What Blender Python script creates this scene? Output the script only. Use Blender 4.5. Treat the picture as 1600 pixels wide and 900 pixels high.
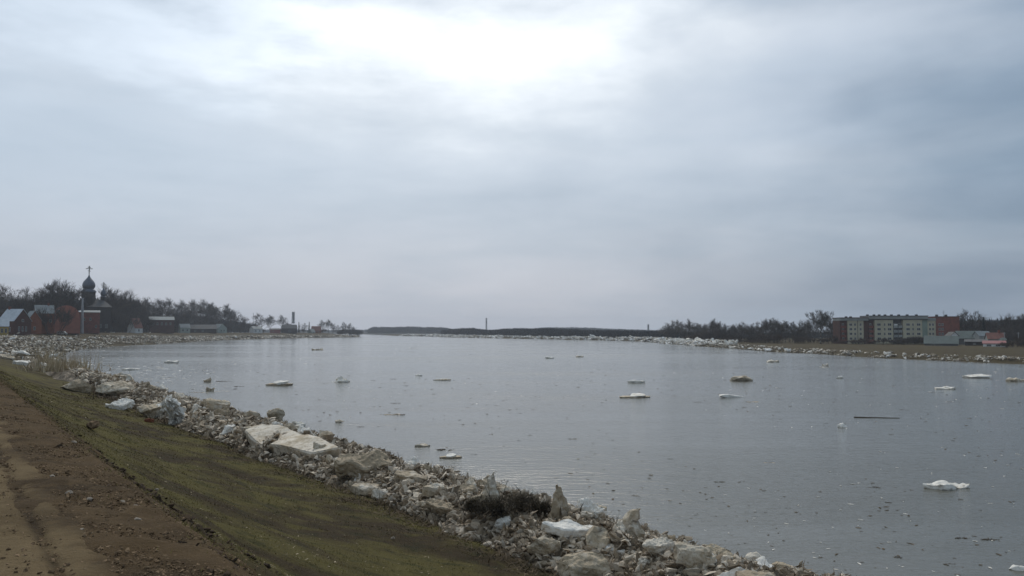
import bpy, bmesh, math, random
import numpy as np
from mathutils import Vector, Matrix
from mathutils import noise as mnoise

random.seed(7)
RS = np.random.RandomState(7)
PI = math.pi
for o in list(bpy.data.objects):
    bpy.data.objects.remove(o, do_unlink=True)
SC = bpy.context.scene
COL = SC.collection

# ------------------------------------------------------------------ camera
HC = 8.0                      # eye height above the river
F = 1300.0                    # focal length in photo pixels (1600 wide)
HOR = 516.5                   # horizon row
TH = math.atan((HOR - 450.0) / F)
cam = bpy.data.cameras.new('camera')
cam.sensor_width = 36.0
cam.lens = 36.0 * F / 1600.0
cam.clip_start = 0.1
cam.clip_end = 20000
camo = bpy.data.objects.new('camera', cam)
COL.objects.link(camo)
camo.location = (0, 0, HC)
camo.rotation_euler = (PI / 2 + TH, 0, 0)
SC.camera = camo

# ------------------------------------------------------------------ view
SC.render.engine = 'CYCLES'
SC.view_settings.view_transform = 'Standard'
SC.view_settings.look = 'None'
SC.view_settings.gamma = 1.0
SC.view_settings.exposure = 0.06
SC.view_settings.use_curve_mapping = False
SC.cycles.volume_bounces = 1
SC.cycles.max_bounces = 6
SC.cycles.diffuse_bounces = 2
SC.cycles.glossy_bounces = 3

SUN_AZ, SUN_EL = math.radians(-4.0), math.radians(44.0)

# ------------------------------------------------------------------ node helper
class NT:
    def __init__(s, tree):
        s.t = tree; s.n = tree.nodes; s.l = tree.links
    def new(s, kind, **kw):
        nd = s.n.new(kind)
        for k, v in kw.items():
            setattr(nd, k, v)
        return nd
    def put(s, sock, v):
        if isinstance(v, bpy.types.NodeSocket):
            s.l.new(v, sock)
        elif v is not None:
            sock.default_value = v
    def m(s, op, a, b=None, c=None, clamp=False):
        nd = s.new('ShaderNodeMath', operation=op); nd.use_clamp = clamp
        s.put(nd.inputs[0], a)
        if b is not None: s.put(nd.inputs[1], b)
        if c is not None: s.put(nd.inputs[2], c)
        return nd.outputs[0]
    def mix(s, f, a, b, mode='MIX'):
        nd = s.new('ShaderNodeMix', data_type='RGBA', blend_type=mode)
        s.put(nd.inputs['Factor'], f)
        def col(v): return (*v, 1) if isinstance(v, tuple) and len(v) == 3 else v
        s.put(nd.inputs['A'], col(a)); s.put(nd.inputs['B'], col(b))
        return nd.outputs['Result']
    def noise(s, vec, scale, detail=4, rough=0.55, dist=0.0, w=None):
        nd = s.new('ShaderNodeTexNoise')
        nd.inputs['Scale'].default_value = scale
        nd.inputs['Detail'].default_value = detail
        nd.inputs['Roughness'].default_value = rough
        nd.inputs['Distortion'].default_value = dist
        if vec is not None: s.l.new(vec, nd.inputs['Vector'])
        return nd.outputs['Fac']
    def mapv(s, vec, scale=(1, 1, 1), loc=(0, 0, 0), rot=(0, 0, 0)):
        nd = s.new('ShaderNodeMapping')
        nd.inputs['Scale'].default_value = scale
        nd.inputs['Location'].default_value = loc
        nd.inputs['Rotation'].default_value = rot
        s.l.new(vec, nd.inputs['Vector'])
        return nd.outputs['Vector']
    def ss(s, v, a, b):
        nd = s.new('ShaderNodeMapRange', interpolation_type='SMOOTHSTEP')
        s.put(nd.inputs['Value'], v)
        nd.inputs['From Min'].default_value = a; nd.inputs['From Max'].default_value = b
        return nd.outputs['Result']
    def ramp(s, v, stops):
        nd = s.new('ShaderNodeValToRGB')
        el = nd.color_ramp.elements
        while len(el) < len(stops): el.new(0.5)
        for e, (p, c) in zip(el, stops):
            e.position = p; e.color = (*c, 1)
        s.l.new(v, nd.inputs['Fac'])
        return nd.outputs['Color']

# ------------------------------------------------------------------ world: overcast sky
W = bpy.data.worlds.new('World'); SC.world = W; W.use_nodes = True
T = NT(W.node_tree); T.n.clear()
tc = T.new('ShaderNodeTexCoord')
D = tc.outputs['Generated']
sep = T.new('ShaderNodeSeparateXYZ'); T.l.new(D, sep.inputs[0])
sx, sy, sz = sep.outputs
n_w = T.noise(T.mapv(D, (2.2, 2.2, 5.0)), 1.6, 5, 0.5)
n_w2 = T.noise(T.mapv(D, (2.0, 2.0, 6.0), (3, 7, 1)), 1.9, 5, 0.55)
n_st = T.noise(T.mapv(D, (1.6, 1.6, 9.0), (1.3, 4.1, 2.2)), 2.6, 6, 0.55, 0.25)
n_st2 = T.noise(T.mapv(D, (1.1, 1.1, 5.5), (5.3, 2.1, 0.2)), 1.7, 4, 0.5, 0.3)
az = T.m('ARCTAN2', sx, sy)
el = T.m('ARCSINE', sz)
azw = T.m('ADD', az, T.m('MULTIPLY', T.m('SUBTRACT', n_w, 0.5), 0.60))
elw = T.m('ADD', el, T.m('MULTIPLY', T.m('SUBTRACT', n_w2, 0.5), 0.26))
def gauss(a0, e0, sa, se, warp=True):
    a = T.m('DIVIDE', T.m('SUBTRACT', azw if warp else az, a0), sa)
    e = T.m('DIVIDE', T.m('SUBTRACT', elw if warp else el, e0), se)
    q = T.m('ADD', T.m('MULTIPLY', a, a), T.m('MULTIPLY', e, e))
    return T.m('EXPONENT', T.m('MULTIPLY', q, -1.0))
# grey-blue base, darker towards the right
side = T.ss(azw, -0.05, 0.62)
base = T.mix(side, (0.46, 0.55, 0.66), (0.195, 0.28, 0.39))
# horizon band, slightly pink grey
hz = T.m('SUBTRACT', 1.0, T.ss(el, 0.0, 0.20))
hcol = T.mix(side, (0.515, 0.535, 0.60), (0.185, 0.245, 0.33))
base = T.mix(T.m('MULTIPLY', hz, 0.85), base, hcol)
# cloud streaks, blue gaps
base = T.mix(T.m('MULTIPLY', T.ss(n_st, 0.40, 0.72), 0.30), base, (0.29, 0.39, 0.50))
base = T.mix(T.m('MULTIPLY', T.ss(n_st2, 0.45, 0.75), 0.4), base, (0.54, 0.60, 0.68))
def addc(b, g, c):
    nd = T.new('ShaderNodeVectorMath', operation='SCALE'); nd.inputs[0].default_value = c
    T.l.new(g, nd.inputs['Scale'])
    ad = T.new('ShaderNodeVectorMath', operation='ADD')
    T.l.new(b, ad.inputs[0]); T.l.new(nd.outputs[0], ad.inputs[1])
    return ad.outputs[0]
base = addc(base, gauss(0.36, 0.26, 0.20, 0.10), (0.10, 0.105, 0.115))
base = addc(base, gauss(-0.42, 0.34, 0.24, 0.045), (0.20, 0.21, 0.22))
base = addc(base, gauss(-0.50, 0.26, 0.30, 0.16), (0.07, 0.075, 0.08))
base = addc(base, gauss(-0.02, 0.25, 0.36, 0.16), (0.15, 0.14, 0.13))
base = addc(base, gauss(-0.02, 0.345, 0.165, 0.078), (0.52, 0.50, 0.45))
base = addc(base, gauss(-0.22, 0.35, 0.12, 0.025), (0.20, 0.20, 0.19))
top = T.m('MULTIPLY', T.ss(elw, 0.43, 0.50), T.m('SUBTRACT', 1.0, T.ss(elw, 0.5, 0.75)))
base = T.mix(T.m('MULTIPLY', top, 0.45), base, (0.36, 0.44, 0.53))
base = addc(base, gauss(0.0, 0.75, 0.9, 0.3, False), (0.20, 0.20, 0.21))
sky = T.new('ShaderNodeTexSky', sky_type='NISHITA')
sky.sun_disc = False; sky.sun_elevation = SUN_EL; sky.sun_rotation = SUN_AZ
sky.air_density = 1.5; sky.dust_density = 3.0
skd = T.new('ShaderNodeVectorMath', operation='SCALE'); skd.inputs['Scale'].default_value = 0.06
T.l.new(sky.outputs[0], skd.inputs[0])
full = T.mix(0.93, skd.outputs[0], base)
# below the horizon: plain dull ground light
lo = T.ss(sz, -0.06, 0.0)
full = T.mix(lo, (0.10, 0.10, 0.10), full)
bg = T.new('ShaderNodeBackground'); T.l.new(full, bg.inputs['Color']); bg.inputs['Strength'].default_value = 1.0
wo = T.new('ShaderNodeOutputWorld'); T.l.new(bg.outputs[0], wo.inputs['Surface'])

# ------------------------------------------------------------------ sun behind thin cloud
sl = bpy.data.lights.new('sun', 'SUN'); sl.energy = 1.5; sl.angle = math.radians(22); sl.color = (1.0, 0.93, 0.82)
so = bpy.data.objects.new('sun', sl); COL.objects.link(so)
sd = Vector((math.sin(SUN_AZ) * math.cos(SUN_EL), math.cos(SUN_AZ) * math.cos(SUN_EL), math.sin(SUN_EL)))
so.rotation_euler = (-sd).to_track_quat('-Z', 'Y').to_euler()
so.location = sd * 100

# ------------------------------------------------------------------ pixel <-> world
def ray(px, py):
    u = (px - 800.0) / F; v = (450.0 - py) / F
    c, s = math.cos(TH), math.sin(TH)
    return np.array([u, c - v * s, s + v * c])
def at(px, py, z=0.0):
    d = ray(px, py); k = (z - HC) / d[2]
    return np.array([d[0] * k, d[1] * k, z])
def col_at(px, dist):           # x for a column at world depth dist near the horizon
    d = ray(px, HOR); return d[0] / d[1] * dist
def zrow(py, dist):             # height seen at row py, at depth dist
    d = ray(800, py); return HC + d[2] / d[1] * dist

# ------------------------------------------------------------------ numpy noise
def _h(ix, iy, iz, seed):
    m = 0xffffffff
    n = ((ix * 73856093) ^ (iy * 19349663) ^ (iz * 83492791) ^ (seed * 265443576 + 12345)) & m
    n = ((n ^ (n >> 16)) * 0x45d9f3b) & m
    n = ((n ^ (n >> 15)) * 0x2c1b3c6d) & m
    n = (n ^ (n >> 16)) & m
    return (n & 0xffffff) / float(0xffffff)
def vnoise(x, y, z=None, seed=0):
    x = np.asarray(x, float); y = np.asarray(y, float)
    z = np.zeros_like(x) if z is None else np.asarray(z, float)
    ix, iy, iz = np.floor(x).astype(np.int64), np.floor(y).astype(np.int64), np.floor(z).astype(np.int64)
    fx, fy, fz = x - ix, y - iy, z - iz
    fx = fx * fx * (3 - 2 * fx); fy = fy * fy * (3 - 2 * fy); fz = fz * fz * (3 - 2 * fz)
    r = 0
    for a in (0, 1):
        for b in (0, 1):
            for c in (0, 1):
                w = (fx if a else 1 - fx) * (fy if b else 1 - fy) * (fz if c else 1 - fz)
                r = r + w * _h(ix + a, iy + b, iz + c, seed)
    return r
def fbm(x, y, z=None, o=4, seed=0):
    r = 0; a = 0.5; t = 0
    x = np.asarray(x, float); y = np.asarray(y, float)
    for i in range(o):
        r = r + a * vnoise(x * 2 ** i, y * 2 ** i, None if z is None else np.asarray(z) * 2 ** i, seed + i * 17); t += a; a *= 0.5
    return r / t

# ------------------------------------------------------------------ river outline and ground height
AX = math.radians(34.7)
DIR = np.array([-math.sin(AX), math.cos(AX)])     # along the near embankment
NRM = np.array([math.cos(AX), math.sin(AX)])      # towards the river
near_edge = [(250, -330), (120, -150)] + [tuple(NRM * 24 + DIR * s) for s in (-60, -20, 0, 10, 20, 35, 50, 65)]
def W2(px, py): a = at(px, py, 0); return (a[0], a[1])
near_edge += [W2(300, 610), W2(200, 590), W2(130, 574), W2(98, 563), W2(100, 553), W2(130, 545), W2(180, 541), W2(240, 538), W2(300, 534), W2(360, 531),
              W2(430, 529), W2(500, 527.6), W2(567, 526.6)]
near_edge = [np.array(p, float) for p in near_edge]
left_tail = [np.array(p, float) for p in [(-230, 1120), (-420, 1250), (-800, 1400), (-1500, 1500)]]
far_shore = [np.array(p, float) for p in [(-1500, 2000), (-900, 2080), (-420, 2000), (-290, 1700)]]
right_edge = [np.array(W2(*p), float) for p in [(622, 525.0), (660, 525.6), (700, 527.2), (760, 528.3), (800, 529.3), (850, 529.8), (900, 531.2), (950, 532), (1000, 533.5), (1035, 536.5),
              (1090, 541), (1150, 545), (1200, 549.5), (1260, 552), (1330, 557), (1390, 560), (1450, 563), (1520, 566), (1600, 569.5)]]
right_tail = [np.array(p, float) for p in [(150, 140), (210, 60), (290, -60), (400, -330)]]
RIV = near_edge + left_tail + far_shore + right_edge + right_tail
def polyline_dist(x, y, pts, closed=True):
    d = np.full(x.shape, 1e9)
    n = len(pts)
    for i in range(n if closed else n - 1):
        a = pts[i]; b = pts[(i + 1) % n]; ab = b - a
        t = np.clip(((x - a[0]) * ab[0] + (y - a[1]) * ab[1]) / max(ab @ ab, 1e-9), 0, 1)
        d = np.minimum(d, np.hypot(x - a[0] - t * ab[0], y - a[1] - t * ab[1]))
    return d
def inside(x, y, pts):
    c = np.zeros(x.shape, bool); n = len(pts)
    for i in range(n):
        a = pts[i]; b = pts[(i + 1) % n]
        if a[1] == b[1]: continue
        k = ((a[1] > y) != (b[1] > y)) & (x < (b[0] - a[0]) * (y - a[1]) / (b[1] - a[1]) + a[0])
        c ^= k
    return c
def smooth(v, a, b):
    t = np.clip((v - a) / (b - a), 0, 1); return t * t * (3 - 2 * t)
LEFTSIDE = near_edge + left_tail
def weights(x, y):
    """near embankment weight, left/town weight (rest = right/spit bank)"""
    dl = polyline_dist(x, y, LEFTSIDE, False); dr = polyline_dist(x, y, far_shore + right_edge + right_tail, False)
    left = (dl < dr).astype(float)
    s = x * DIR[0] + y * DIR[1]
    near = left * (1 - smooth(s, 150, 300))
    return near, left - near
NP_P = [-40, -14, -8, 1.1, 1.75, 2.3, 4.0, 7, 10, 13.6, 18, 24, 34]
NP_Z = [5.0, 5.4, 6.4, 6.4, 6.3, 5.9, 4.75, 3.3, 2.35, 1.6, 0.9, -0.2, -3]
def ground(x, y):
    x = np.asarray(x, float); y = np.asarray(y, float)
    d = polyline_dist(x, y, RIV); ins = inside(x, y, RIV)
    sd = np.where(ins, -d, d)
    near, town = weights(x, y)
    p = x * NRM[0] + y * NRM[1]
    p = np.where(ins, np.maximum(p, 24 - sd * 0.8), p)
    wob = (fbm(x / 6.0, y / 6.0, seed=3) - 0.5) * 0.9
    zn = np.interp(p + wob * smooth(p, 2, 5), NP_P, NP_Z)
    zn = zn + (fbm(x / 2.2, y / 2.2, seed=5) - 0.5) * 0.28 * smooth(p, 1.6, 4) + (fbm(x / 0.5, y / 0.5, seed=6, o=3) - 0.5) * 0.07 * smooth(p, 1.0, 2.0)
    H = np.interp(y, [300, 500, 1000], [7.3, 7.0, 5.2])
    ht = np.interp(sd, [-60, 0, 8, 25, 42, 80], [-3, -0.1, 1.3, 4.4, 7.0, 7.3]) * H / 7.3
    ht = ht + (fbm(x / 14, y / 14, seed=8) - 0.5) * 0.7
    hr = np.interp(sd, [-60, 0, 6, 14, 30, 60, 300], [-3, -0.1, 0.6, 1.1, 1.5, 1.7, 2.2])
    hr = hr + (fbm(x / 10, y / 10, seed=9) - 0.5) * 0.5 * smooth(sd, 2, 10)
    other = 1 - near - town
    z = near * zn + town * ht + other * hr
    far = smooth(np.hypot(x, y), 2300, 5200)
    z = z + far * np.where(y > 0, 1, 0) * (3 + 8 * fbm(x / 1500 + 4, y / 1500, seed=12))
    return z
def g1(x, y): return float(ground(np.array([float(x)]), np.array([float(y)]))[0])

def hit(px, py, extra=0.0):
    """walk the pixel ray down to the ground"""
    d = ray(px, py); t = np.concatenate([np.arange(2, 60, 0.1), np.arange(60, 600, 0.5)])
    X, Y, Z = d[0] * t, d[1] * t, HC + d[2] * t
    g = ground(X, Y) + extra
    g = np.maximum(g, 0)
    k = np.argmax(Z < g)
    return np.array([X[k], Y[k], g[k]])

# ------------------------------------------------------------------ tagging / linking
def tag(o, label=None, cat=None, group=None, kind=None):
    if label: o['label'] = label
    if cat: o['category'] = cat
    if group: o['group'] = group
    if kind: o['kind'] = kind
    return o
def link_mesh(name, me, mats, parent=None):
    o = bpy.data.objects.new(name, me); COL.objects.link(o)
    if mats is not None:
        for m in (mats if isinstance(mats, (list, tuple)) else [mats]): me.materials.append(m)
    if parent is not None: o.parent = parent
    return o
def np_mesh(name, V, Fc, smoothed=False):
    """V (n,3); Fc: list of arrays of faces (each array constant size)"""
    me = bpy.data.meshes.new(name)
    V = np.asarray(V, np.float32)
    if not isinstance(Fc, (list, tuple)): Fc = [Fc]
    Fc = [np.asarray(f, np.int32) for f in Fc if len(f)]
    nl = sum(f.size for f in Fc); nf = sum(len(f) for f in Fc)
    me.vertices.add(len(V)); me.loops.add(nl); me.polygons.add(nf)
    me.vertices.foreach_set('co', V.ravel())
    me.loops.foreach_set('vertex_index', np.concatenate([f.ravel() for f in Fc]))
    sizes = np.concatenate([np.full(len(f), f.shape[1], np.int32) for f in Fc])
    starts = np.concatenate([[0], np.cumsum(sizes)[:-1]]).astype(np.int32)
    me.polygons.foreach_set('loop_start', starts)
    me.polygons.foreach_set('use_smooth', np.full(nf, smoothed, bool))
    me.update(calc_edges=True); me.validate()
    return me
def bm_mesh(name, bm, smoothed=False):
    me = bpy.data.meshes.new(name); bm.normal_update(); bm.to_mesh(me); bm.free()
    if smoothed:
        for p in me.polygons: p.use_smooth = True
    return me
def empty(name, loc, rz=0.0, label=None, cat=None, group=None):
    o = bpy.data.objects.new(name, None); COL.objects.link(o)
    o.location = loc; o.rotation_euler = (0, 0, rz); o.empty_display_size = 0.3
    return tag(o, label, cat, group)
def dup(o, parent=None):
    c = o.copy(); COL.objects.link(c)
    if parent is not None: c.parent = parent
    for ch in list(o.children): dup(ch, c)
    return c
def box(bm, x0, x1, y0, y1, z0, z1):
    v = [bm.verts.new(p) for p in ((x0, y0, z0), (x1, y0, z0), (x1, y1, z0), (x0, y1, z0), (x0, y0, z1), (x1, y0, z1), (x1, y1, z1), (x0, y1, z1))]
    for f in ((0, 3, 2, 1), (4, 5, 6, 7), (0, 1, 5, 4), (1, 2, 6, 5), (2, 3, 7, 6), (3, 0, 4, 7)): bm.faces.new([v[i] for i in f])
def tube(bm, a, b, r0, r1=None, n=6):
    r1 = r0 if r1 is None else r1
    a = Vector(a); b = Vector(b); d = (b - a).normalized()
    u = d.orthogonal().normalized(); w = d.cross(u)
    R = []
    for c, r in ((a, r0), (b, r1)):
        R.append([bm.verts.new(c + (u * math.cos(2 * PI * i / n) + w * math.sin(2 * PI * i / n)) * r) for i in range(n)])
    for i in range(n): bm.faces.new((R[0][i], R[0][(i + 1) % n], R[1][(i + 1) % n], R[1][i]))
    bm.faces.new(R[0][::-1]); bm.faces.new(R[1])
def lathe(bm, prof, n=20, cx=0, cy=0):
    rings = []
    for r, z in prof:
        rings.append([bm.verts.new((cx + r * math.cos(2 * PI * i / n), cy + r * math.sin(2 * PI * i / n), z)) for i in range(n)])
    for a, b in zip(rings, rings[1:]):
        for i in range(n): bm.faces.new((a[i], a[(i + 1) % n], b[(i + 1) % n], b[i]))
    bm.faces.new(rings[0][::-1]); bm.faces.new(rings[-1])

# ------------------------------------------------------------------ materials
def mat(name, c1, c2=None, rough=0.85, scale=1.0, bump=0.0, bscale=None, bdist=0.02, metal=0.0, coord='Object', objrand=0.0, lo=0.35, hi=0.65):
    m = bpy.data.materials.new(name); m.use_nodes = True
    t = NT(m.node_tree); b = t.n['Principled BSDF']
    tcn = t.new('ShaderNodeTexCoord'); v = tcn.outputs[coord]
    c2 = c2 or tuple(x * 0.75 for x in c1)
    nf = t.noise(v, scale, 6, 0.6)
    c = t.mix(t.ss(nf, lo, hi), c1, c2)
    if objrand:
        oi = t.new('ShaderNodeObjectInfo')
        hs = t.new('ShaderNodeHueSaturation')
        t.l.new(c, hs.inputs['Color'])
        t.put(hs.inputs['Value'], t.m('MULTIPLY_ADD', oi.outputs['Random'], objrand * 2, 1 - objrand))
        c = hs.outputs['Color']
    t.l.new(c, b.inputs['Base Color'])
    b.inputs['Roughness'].default_value = rough; b.inputs['Metallic'].default_value = metal
    if rough > 0.8: b.inputs['Specular IOR Level'].default_value = 0.12
    if bump:
        bn = t.new('ShaderNodeBump'); bn.inputs['Strength'].default_value = bump; bn.inputs['Distance'].default_value = bdist
        t.l.new(t.noise(v, bscale or scale * 6, 6, 0.65), bn.inputs['Height']); t.l.new(bn.outputs[0], b.inputs['Normal'])
    return m

def ice_material(name, clean, dirty, dark, amount, sc=1.0, isl_on=False):
    m = bpy.data.materials.new(name); m.use_nodes = True
    t = NT(m.node_tree); b = t.n['Principled BSDF']
    geo = t.new('ShaderNodeNewGeometry'); pos = geo.outputs['Position']
    oi = t.new('ShaderNodeObjectInfo')
    n1 = t.noise(pos, 0.9 * sc, 6, 0.6, 0.4)
    n2 = t.noise(pos, 5.0 * sc, 8, 0.7)
    n3 = t.noise(t.mapv(pos, (1, 1, 2.5)), 2.2 * sc, 7, 0.68, 0.5)
    n4 = t.noise(pos, 22.0 * sc, 4, 0.7)
    isl = geo.outputs['Random Per Island'] if isl_on else t.m('MULTIPLY_ADD', oi.outputs['Random'], 0.4, 0.3)
    f = t.m('ADD', n1, t.m('MULTIPLY', t.m('SUBTRACT', isl, 0.5), -0.55))
    f = t.m('ADD', t.m('MULTIPLY', f, 0.6), t.m('MULTIPLY', n2, 0.4))
    c = t.mix(t.ss(f, 0.44 - amount, 0.60 - amount), clean, dirty)
    c = t.mix(t.m('MULTIPLY', t.ss(n3, 0.55, 0.70), 0.85), c, dark)
    c = t.mix(t.m('MULTIPLY', t.ss(n4, 0.58, 0.72), 0.5), c, dark)
    grime = t.ss(t.m('FRACT', t.m('MULTIPLY', isl, 7.31)), 0.62, 0.95)
    if isl_on: c = t.mix(t.m('MULTIPLY', grime, 0.7), c, dark)
    t.l.new(c, b.inputs['Base Color'])
    t.put(b.inputs['Roughness'], t.m('MULTIPLY_ADD', n2, 0.5, 0.45)); b.inputs['Specular IOR Level'].default_value = 0.25
    bn = t.new('ShaderNodeBump'); bn.inputs['Strength'].default_value = 0.8; bn.inputs['Distance'].default_value = 0.06 / sc
    t.l.new(t.m('ADD', n2, t.m('MULTIPLY', n4, 0.4)), bn.inputs['Height']); t.l.new(bn.outputs[0], b.inputs['Normal'])
    return m
M = {}
M['ice'] = ice_material('dirty_ice', (0.74, 0.66, 0.54), (0.47, 0.38, 0.26), (0.10, 0.072, 0.045), 0.03)
M['ice_mud'] = ice_material('muddy_ice', (0.62, 0.54, 0.42), (0.38, 0.30, 0.20), (0.06, 0.042, 0.026), 0.07)
M['shards'] = ice_material('crushed_ice', (0.68, 0.58, 0.45), (0.34, 0.265, 0.18), (0.075, 0.052, 0.03), 0.02, 1.0, True)
M['ice_white'] = ice_material('white_ice', (0.88, 0.83, 0.74), (0.68, 0.61, 0.50), (0.26, 0.21, 0.15), -0.04)
M['ice_far'] = ice_material('far_ice', (0.85, 0.83, 0.78), (0.55, 0.48, 0.38), (0.10, 0.08, 0.06), -0.02, 0.35, True)
M['ice_far_mud'] = ice_material('far_muddy_ice', (0.80, 0.72, 0.60), (0.26, 0.20, 0.13), (0.06, 0.045, 0.03), 0.05, 0.3, True)
M['twig'] = mat('bare_twigs', (0.085, 0.067, 0.054), (0.055, 0.045, 0.038), 0.9, 0.3, objrand=0.25)
M['bark'] = mat('bark', (0.075, 0.062, 0.05), (0.045, 0.038, 0.032), 0.95, 0.8, objrand=0.2)
M['twig_red'] = mat('willow_twigs', (0.085, 0.058, 0.042), (0.055, 0.042, 0.034), 0.9, 0.3, objrand=0.2)
M['twig_pale'] = mat('pale_twigs', (0.14, 0.125, 0.105), (0.09, 0.08, 0.07), 0.9, 0.3)
M['needle'] = mat('needles', (0.018, 0.032, 0.018), (0.012, 0.022, 0.014), 0.9, 0.6)
M['brick'] = mat('red_brick', (0.22, 0.08, 0.058), (0.155, 0.06, 0.045), 0.9, 0.6, 0.3, 8)
M['brick_dark'] = mat('dark_red_brick', (0.105, 0.052, 0.040), (0.08, 0.042, 0.034), 0.9, 0.6, 0.3, 8)
M['brick_bright'] = mat('salmon_plaster', (0.32, 0.125, 0.085), (0.25, 0.10, 0.07), 0.9, 0.4)
M['orange'] = mat('orange_boards', (0.23, 0.085, 0.045), (0.17, 0.06, 0.035), 0.9, 0.5)
M['yellow'] = mat('yellow_plaster', (0.42, 0.30, 0.08), (0.34, 0.24, 0.07), 0.9, 0.5)
M['cream'] = mat('cream_panels', (0.47, 0.43, 0.31), (0.39, 0.36, 0.26), 0.9, 0.25)
M['grey_panel'] = mat('grey_panels', (0.30, 0.31, 0.29), (0.24, 0.25, 0.24), 0.9, 0.25)
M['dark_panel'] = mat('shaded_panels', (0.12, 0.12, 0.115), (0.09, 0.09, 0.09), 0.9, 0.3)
M['green_panel'] = mat('green_grey_panels', (0.24, 0.29, 0.24), (0.19, 0.24, 0.20), 0.9, 0.3)
M['white'] = mat('white_plaster', (0.68, 0.68, 0.65), (0.55, 0.55, 0.53), 0.85, 0.4)
M['pale_green'] = mat('pale_green_boards', (0.36, 0.40, 0.35), (0.28, 0.32, 0.28), 0.9, 0.6)
M['roof_zinc'] = mat('zinc_roof', (0.42, 0.46, 0.49), (0.32, 0.36, 0.39), 0.4, 0.7)
M['roof_grey'] = mat('grey_roof', (0.20, 0.22, 0.22), (0.15, 0.17, 0.17), 0.7, 0.7)
M['roof_green'] = mat('green_grey_roof', (0.105, 0.13, 0.115), (0.08, 0.10, 0.09), 0.7, 0.5)
M['roof_dark'] = mat('dark_roof', (0.075, 0.075, 0.075), (0.05, 0.05, 0.05), 0.8, 0.7)
M['roof_red'] = mat('red_roof', (0.20, 0.075, 0.05), (0.15, 0.06, 0.042), 0.8, 0.7)
M['roof_pink'] = mat('pink_red_paint', (0.28, 0.09, 0.085), (0.22, 0.075, 0.07), 0.7, 0.7)
M['dome'] = mat('dome_metal', (0.10, 0.11, 0.135), (0.07, 0.08, 0.10), 0.4, 0.8, metal=0.4)
M['church_wall'] = mat('dark_log_wall', (0.065, 0.055, 0.05), (0.045, 0.04, 0.037), 0.9, 0.8)
M['gilt'] = mat('dull_cross_metal', (0.30, 0.28, 0.22), (0.24, 0.22, 0.18), 0.5, 2, metal=0.5)
M['glass'] = mat('window_glass', (0.035, 0.04, 0.045), (0.02, 0.025, 0.03), 0.15, 0.6)
M['frame'] = mat('window_frame', (0.5, 0.5, 0.47), (0.4, 0.4, 0.38), 0.7, 1)
M['steel'] = mat('painted_steel', (0.17, 0.18, 0.19), (0.12, 0.13, 0.14), 0.6, 0.5)
M['pale_metal'] = mat('pale_grey_concrete', (0.33, 0.33, 0.33), (0.25, 0.25, 0.26), 0.8, 0.6)
M['reed'] = mat('dry_reed', (0.50, 0.41, 0.27), (0.34, 0.27, 0.17), 0.9, 0.8)
M['stick'] = mat('wet_sticks', (0.055, 0.042, 0.03), (0.10, 0.08, 0.055), 0.9, 3.0)
M['straw'] = mat('flood_straw', (0.16, 0.115, 0.07), (0.05, 0.038, 0.024), 0.9, 3.0)
M['darkbush'] = mat('wet_dark_brush', (0.018, 0.015, 0.010), (0.050, 0.038, 0.022), 0.95, 2.0)
M['stone'] = mat('stones', (0.28, 0.19, 0.11), (0.10, 0.064, 0.036), 0.9, 9)
M['clod'] = mat('earth_clods', (0.085, 0.056, 0.034), (0.042, 0.030, 0.020), 0.95, 5, 0.5, 20)
M['stone_pale'] = mat('pale_stones', (0.38, 0.32, 0.25), (0.28, 0.22, 0.17), 0.9, 6)
M['car_paint'] = mat('pale_van_paint', (0.45, 0.47, 0.45), (0.40, 0.42, 0.40), 0.3, 1)
M['rubber'] = mat('rubber', (0.03, 0.03, 0.03), (0.02, 0.02, 0.02), 0.9, 3)

# water
def water_mat():
    m = bpy.data.materials.new('river_water'); m.use_nodes = True
    t = NT(m.node_tree); b = t.n['Principled BSDF']
    geo = t.new('ShaderNodeNewGeometry'); pos = geo.outputs['Position']
    b.inputs['IOR'].default_value = 1.33
    silt = t.noise(t.mapv(pos, (0.02, 0.05, 1)), 1.0, 4)
    t.l.new(t.mix(silt, (0.105, 0.100, 0.078), (0.13, 0.122, 0.095)), b.inputs['Base Color'])
    wind = t.noise(t.mapv(pos, (0.006, 0.03, 1)), 1.0, 5, 0.6, 0.5)
    t.put(b.inputs['Roughness'], t.m('MULTIPLY_ADD', t.ss(wind, 0.40, 0.70), 0.08, 0.10))
    r1 = t.noise(t.mapv(pos, (0.7, 1.8, 1)), 1.1, 5, 0.6)
    r2 = t.noise(t.mapv(pos, (0.10, 0.26, 1)), 1.0, 4, 0.55, 0.8)
    bn = t.new('ShaderNodeBump'); bn.inputs['Distance'].default_value = 0.16
    t.put(bn.inputs['Strength'], t.m('MULTIPLY_ADD', t.ss(wind, 0.45, 0.70), 0.55, 0.35))
    t.l.new(t.m('ADD', r1, t.m('MULTIPLY', r2, 1.2)), bn.inputs['Height'])
    t.l.new(bn.outputs[0], b.inputs['Normal'])
    return m
M['slush'] = ice_material('brown_slush', (0.36, 0.29, 0.20), (0.17, 0.13, 0.085), (0.05, 0.036, 0.022), 0.05, 2.0)
M['water'] = water_mat()

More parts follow.
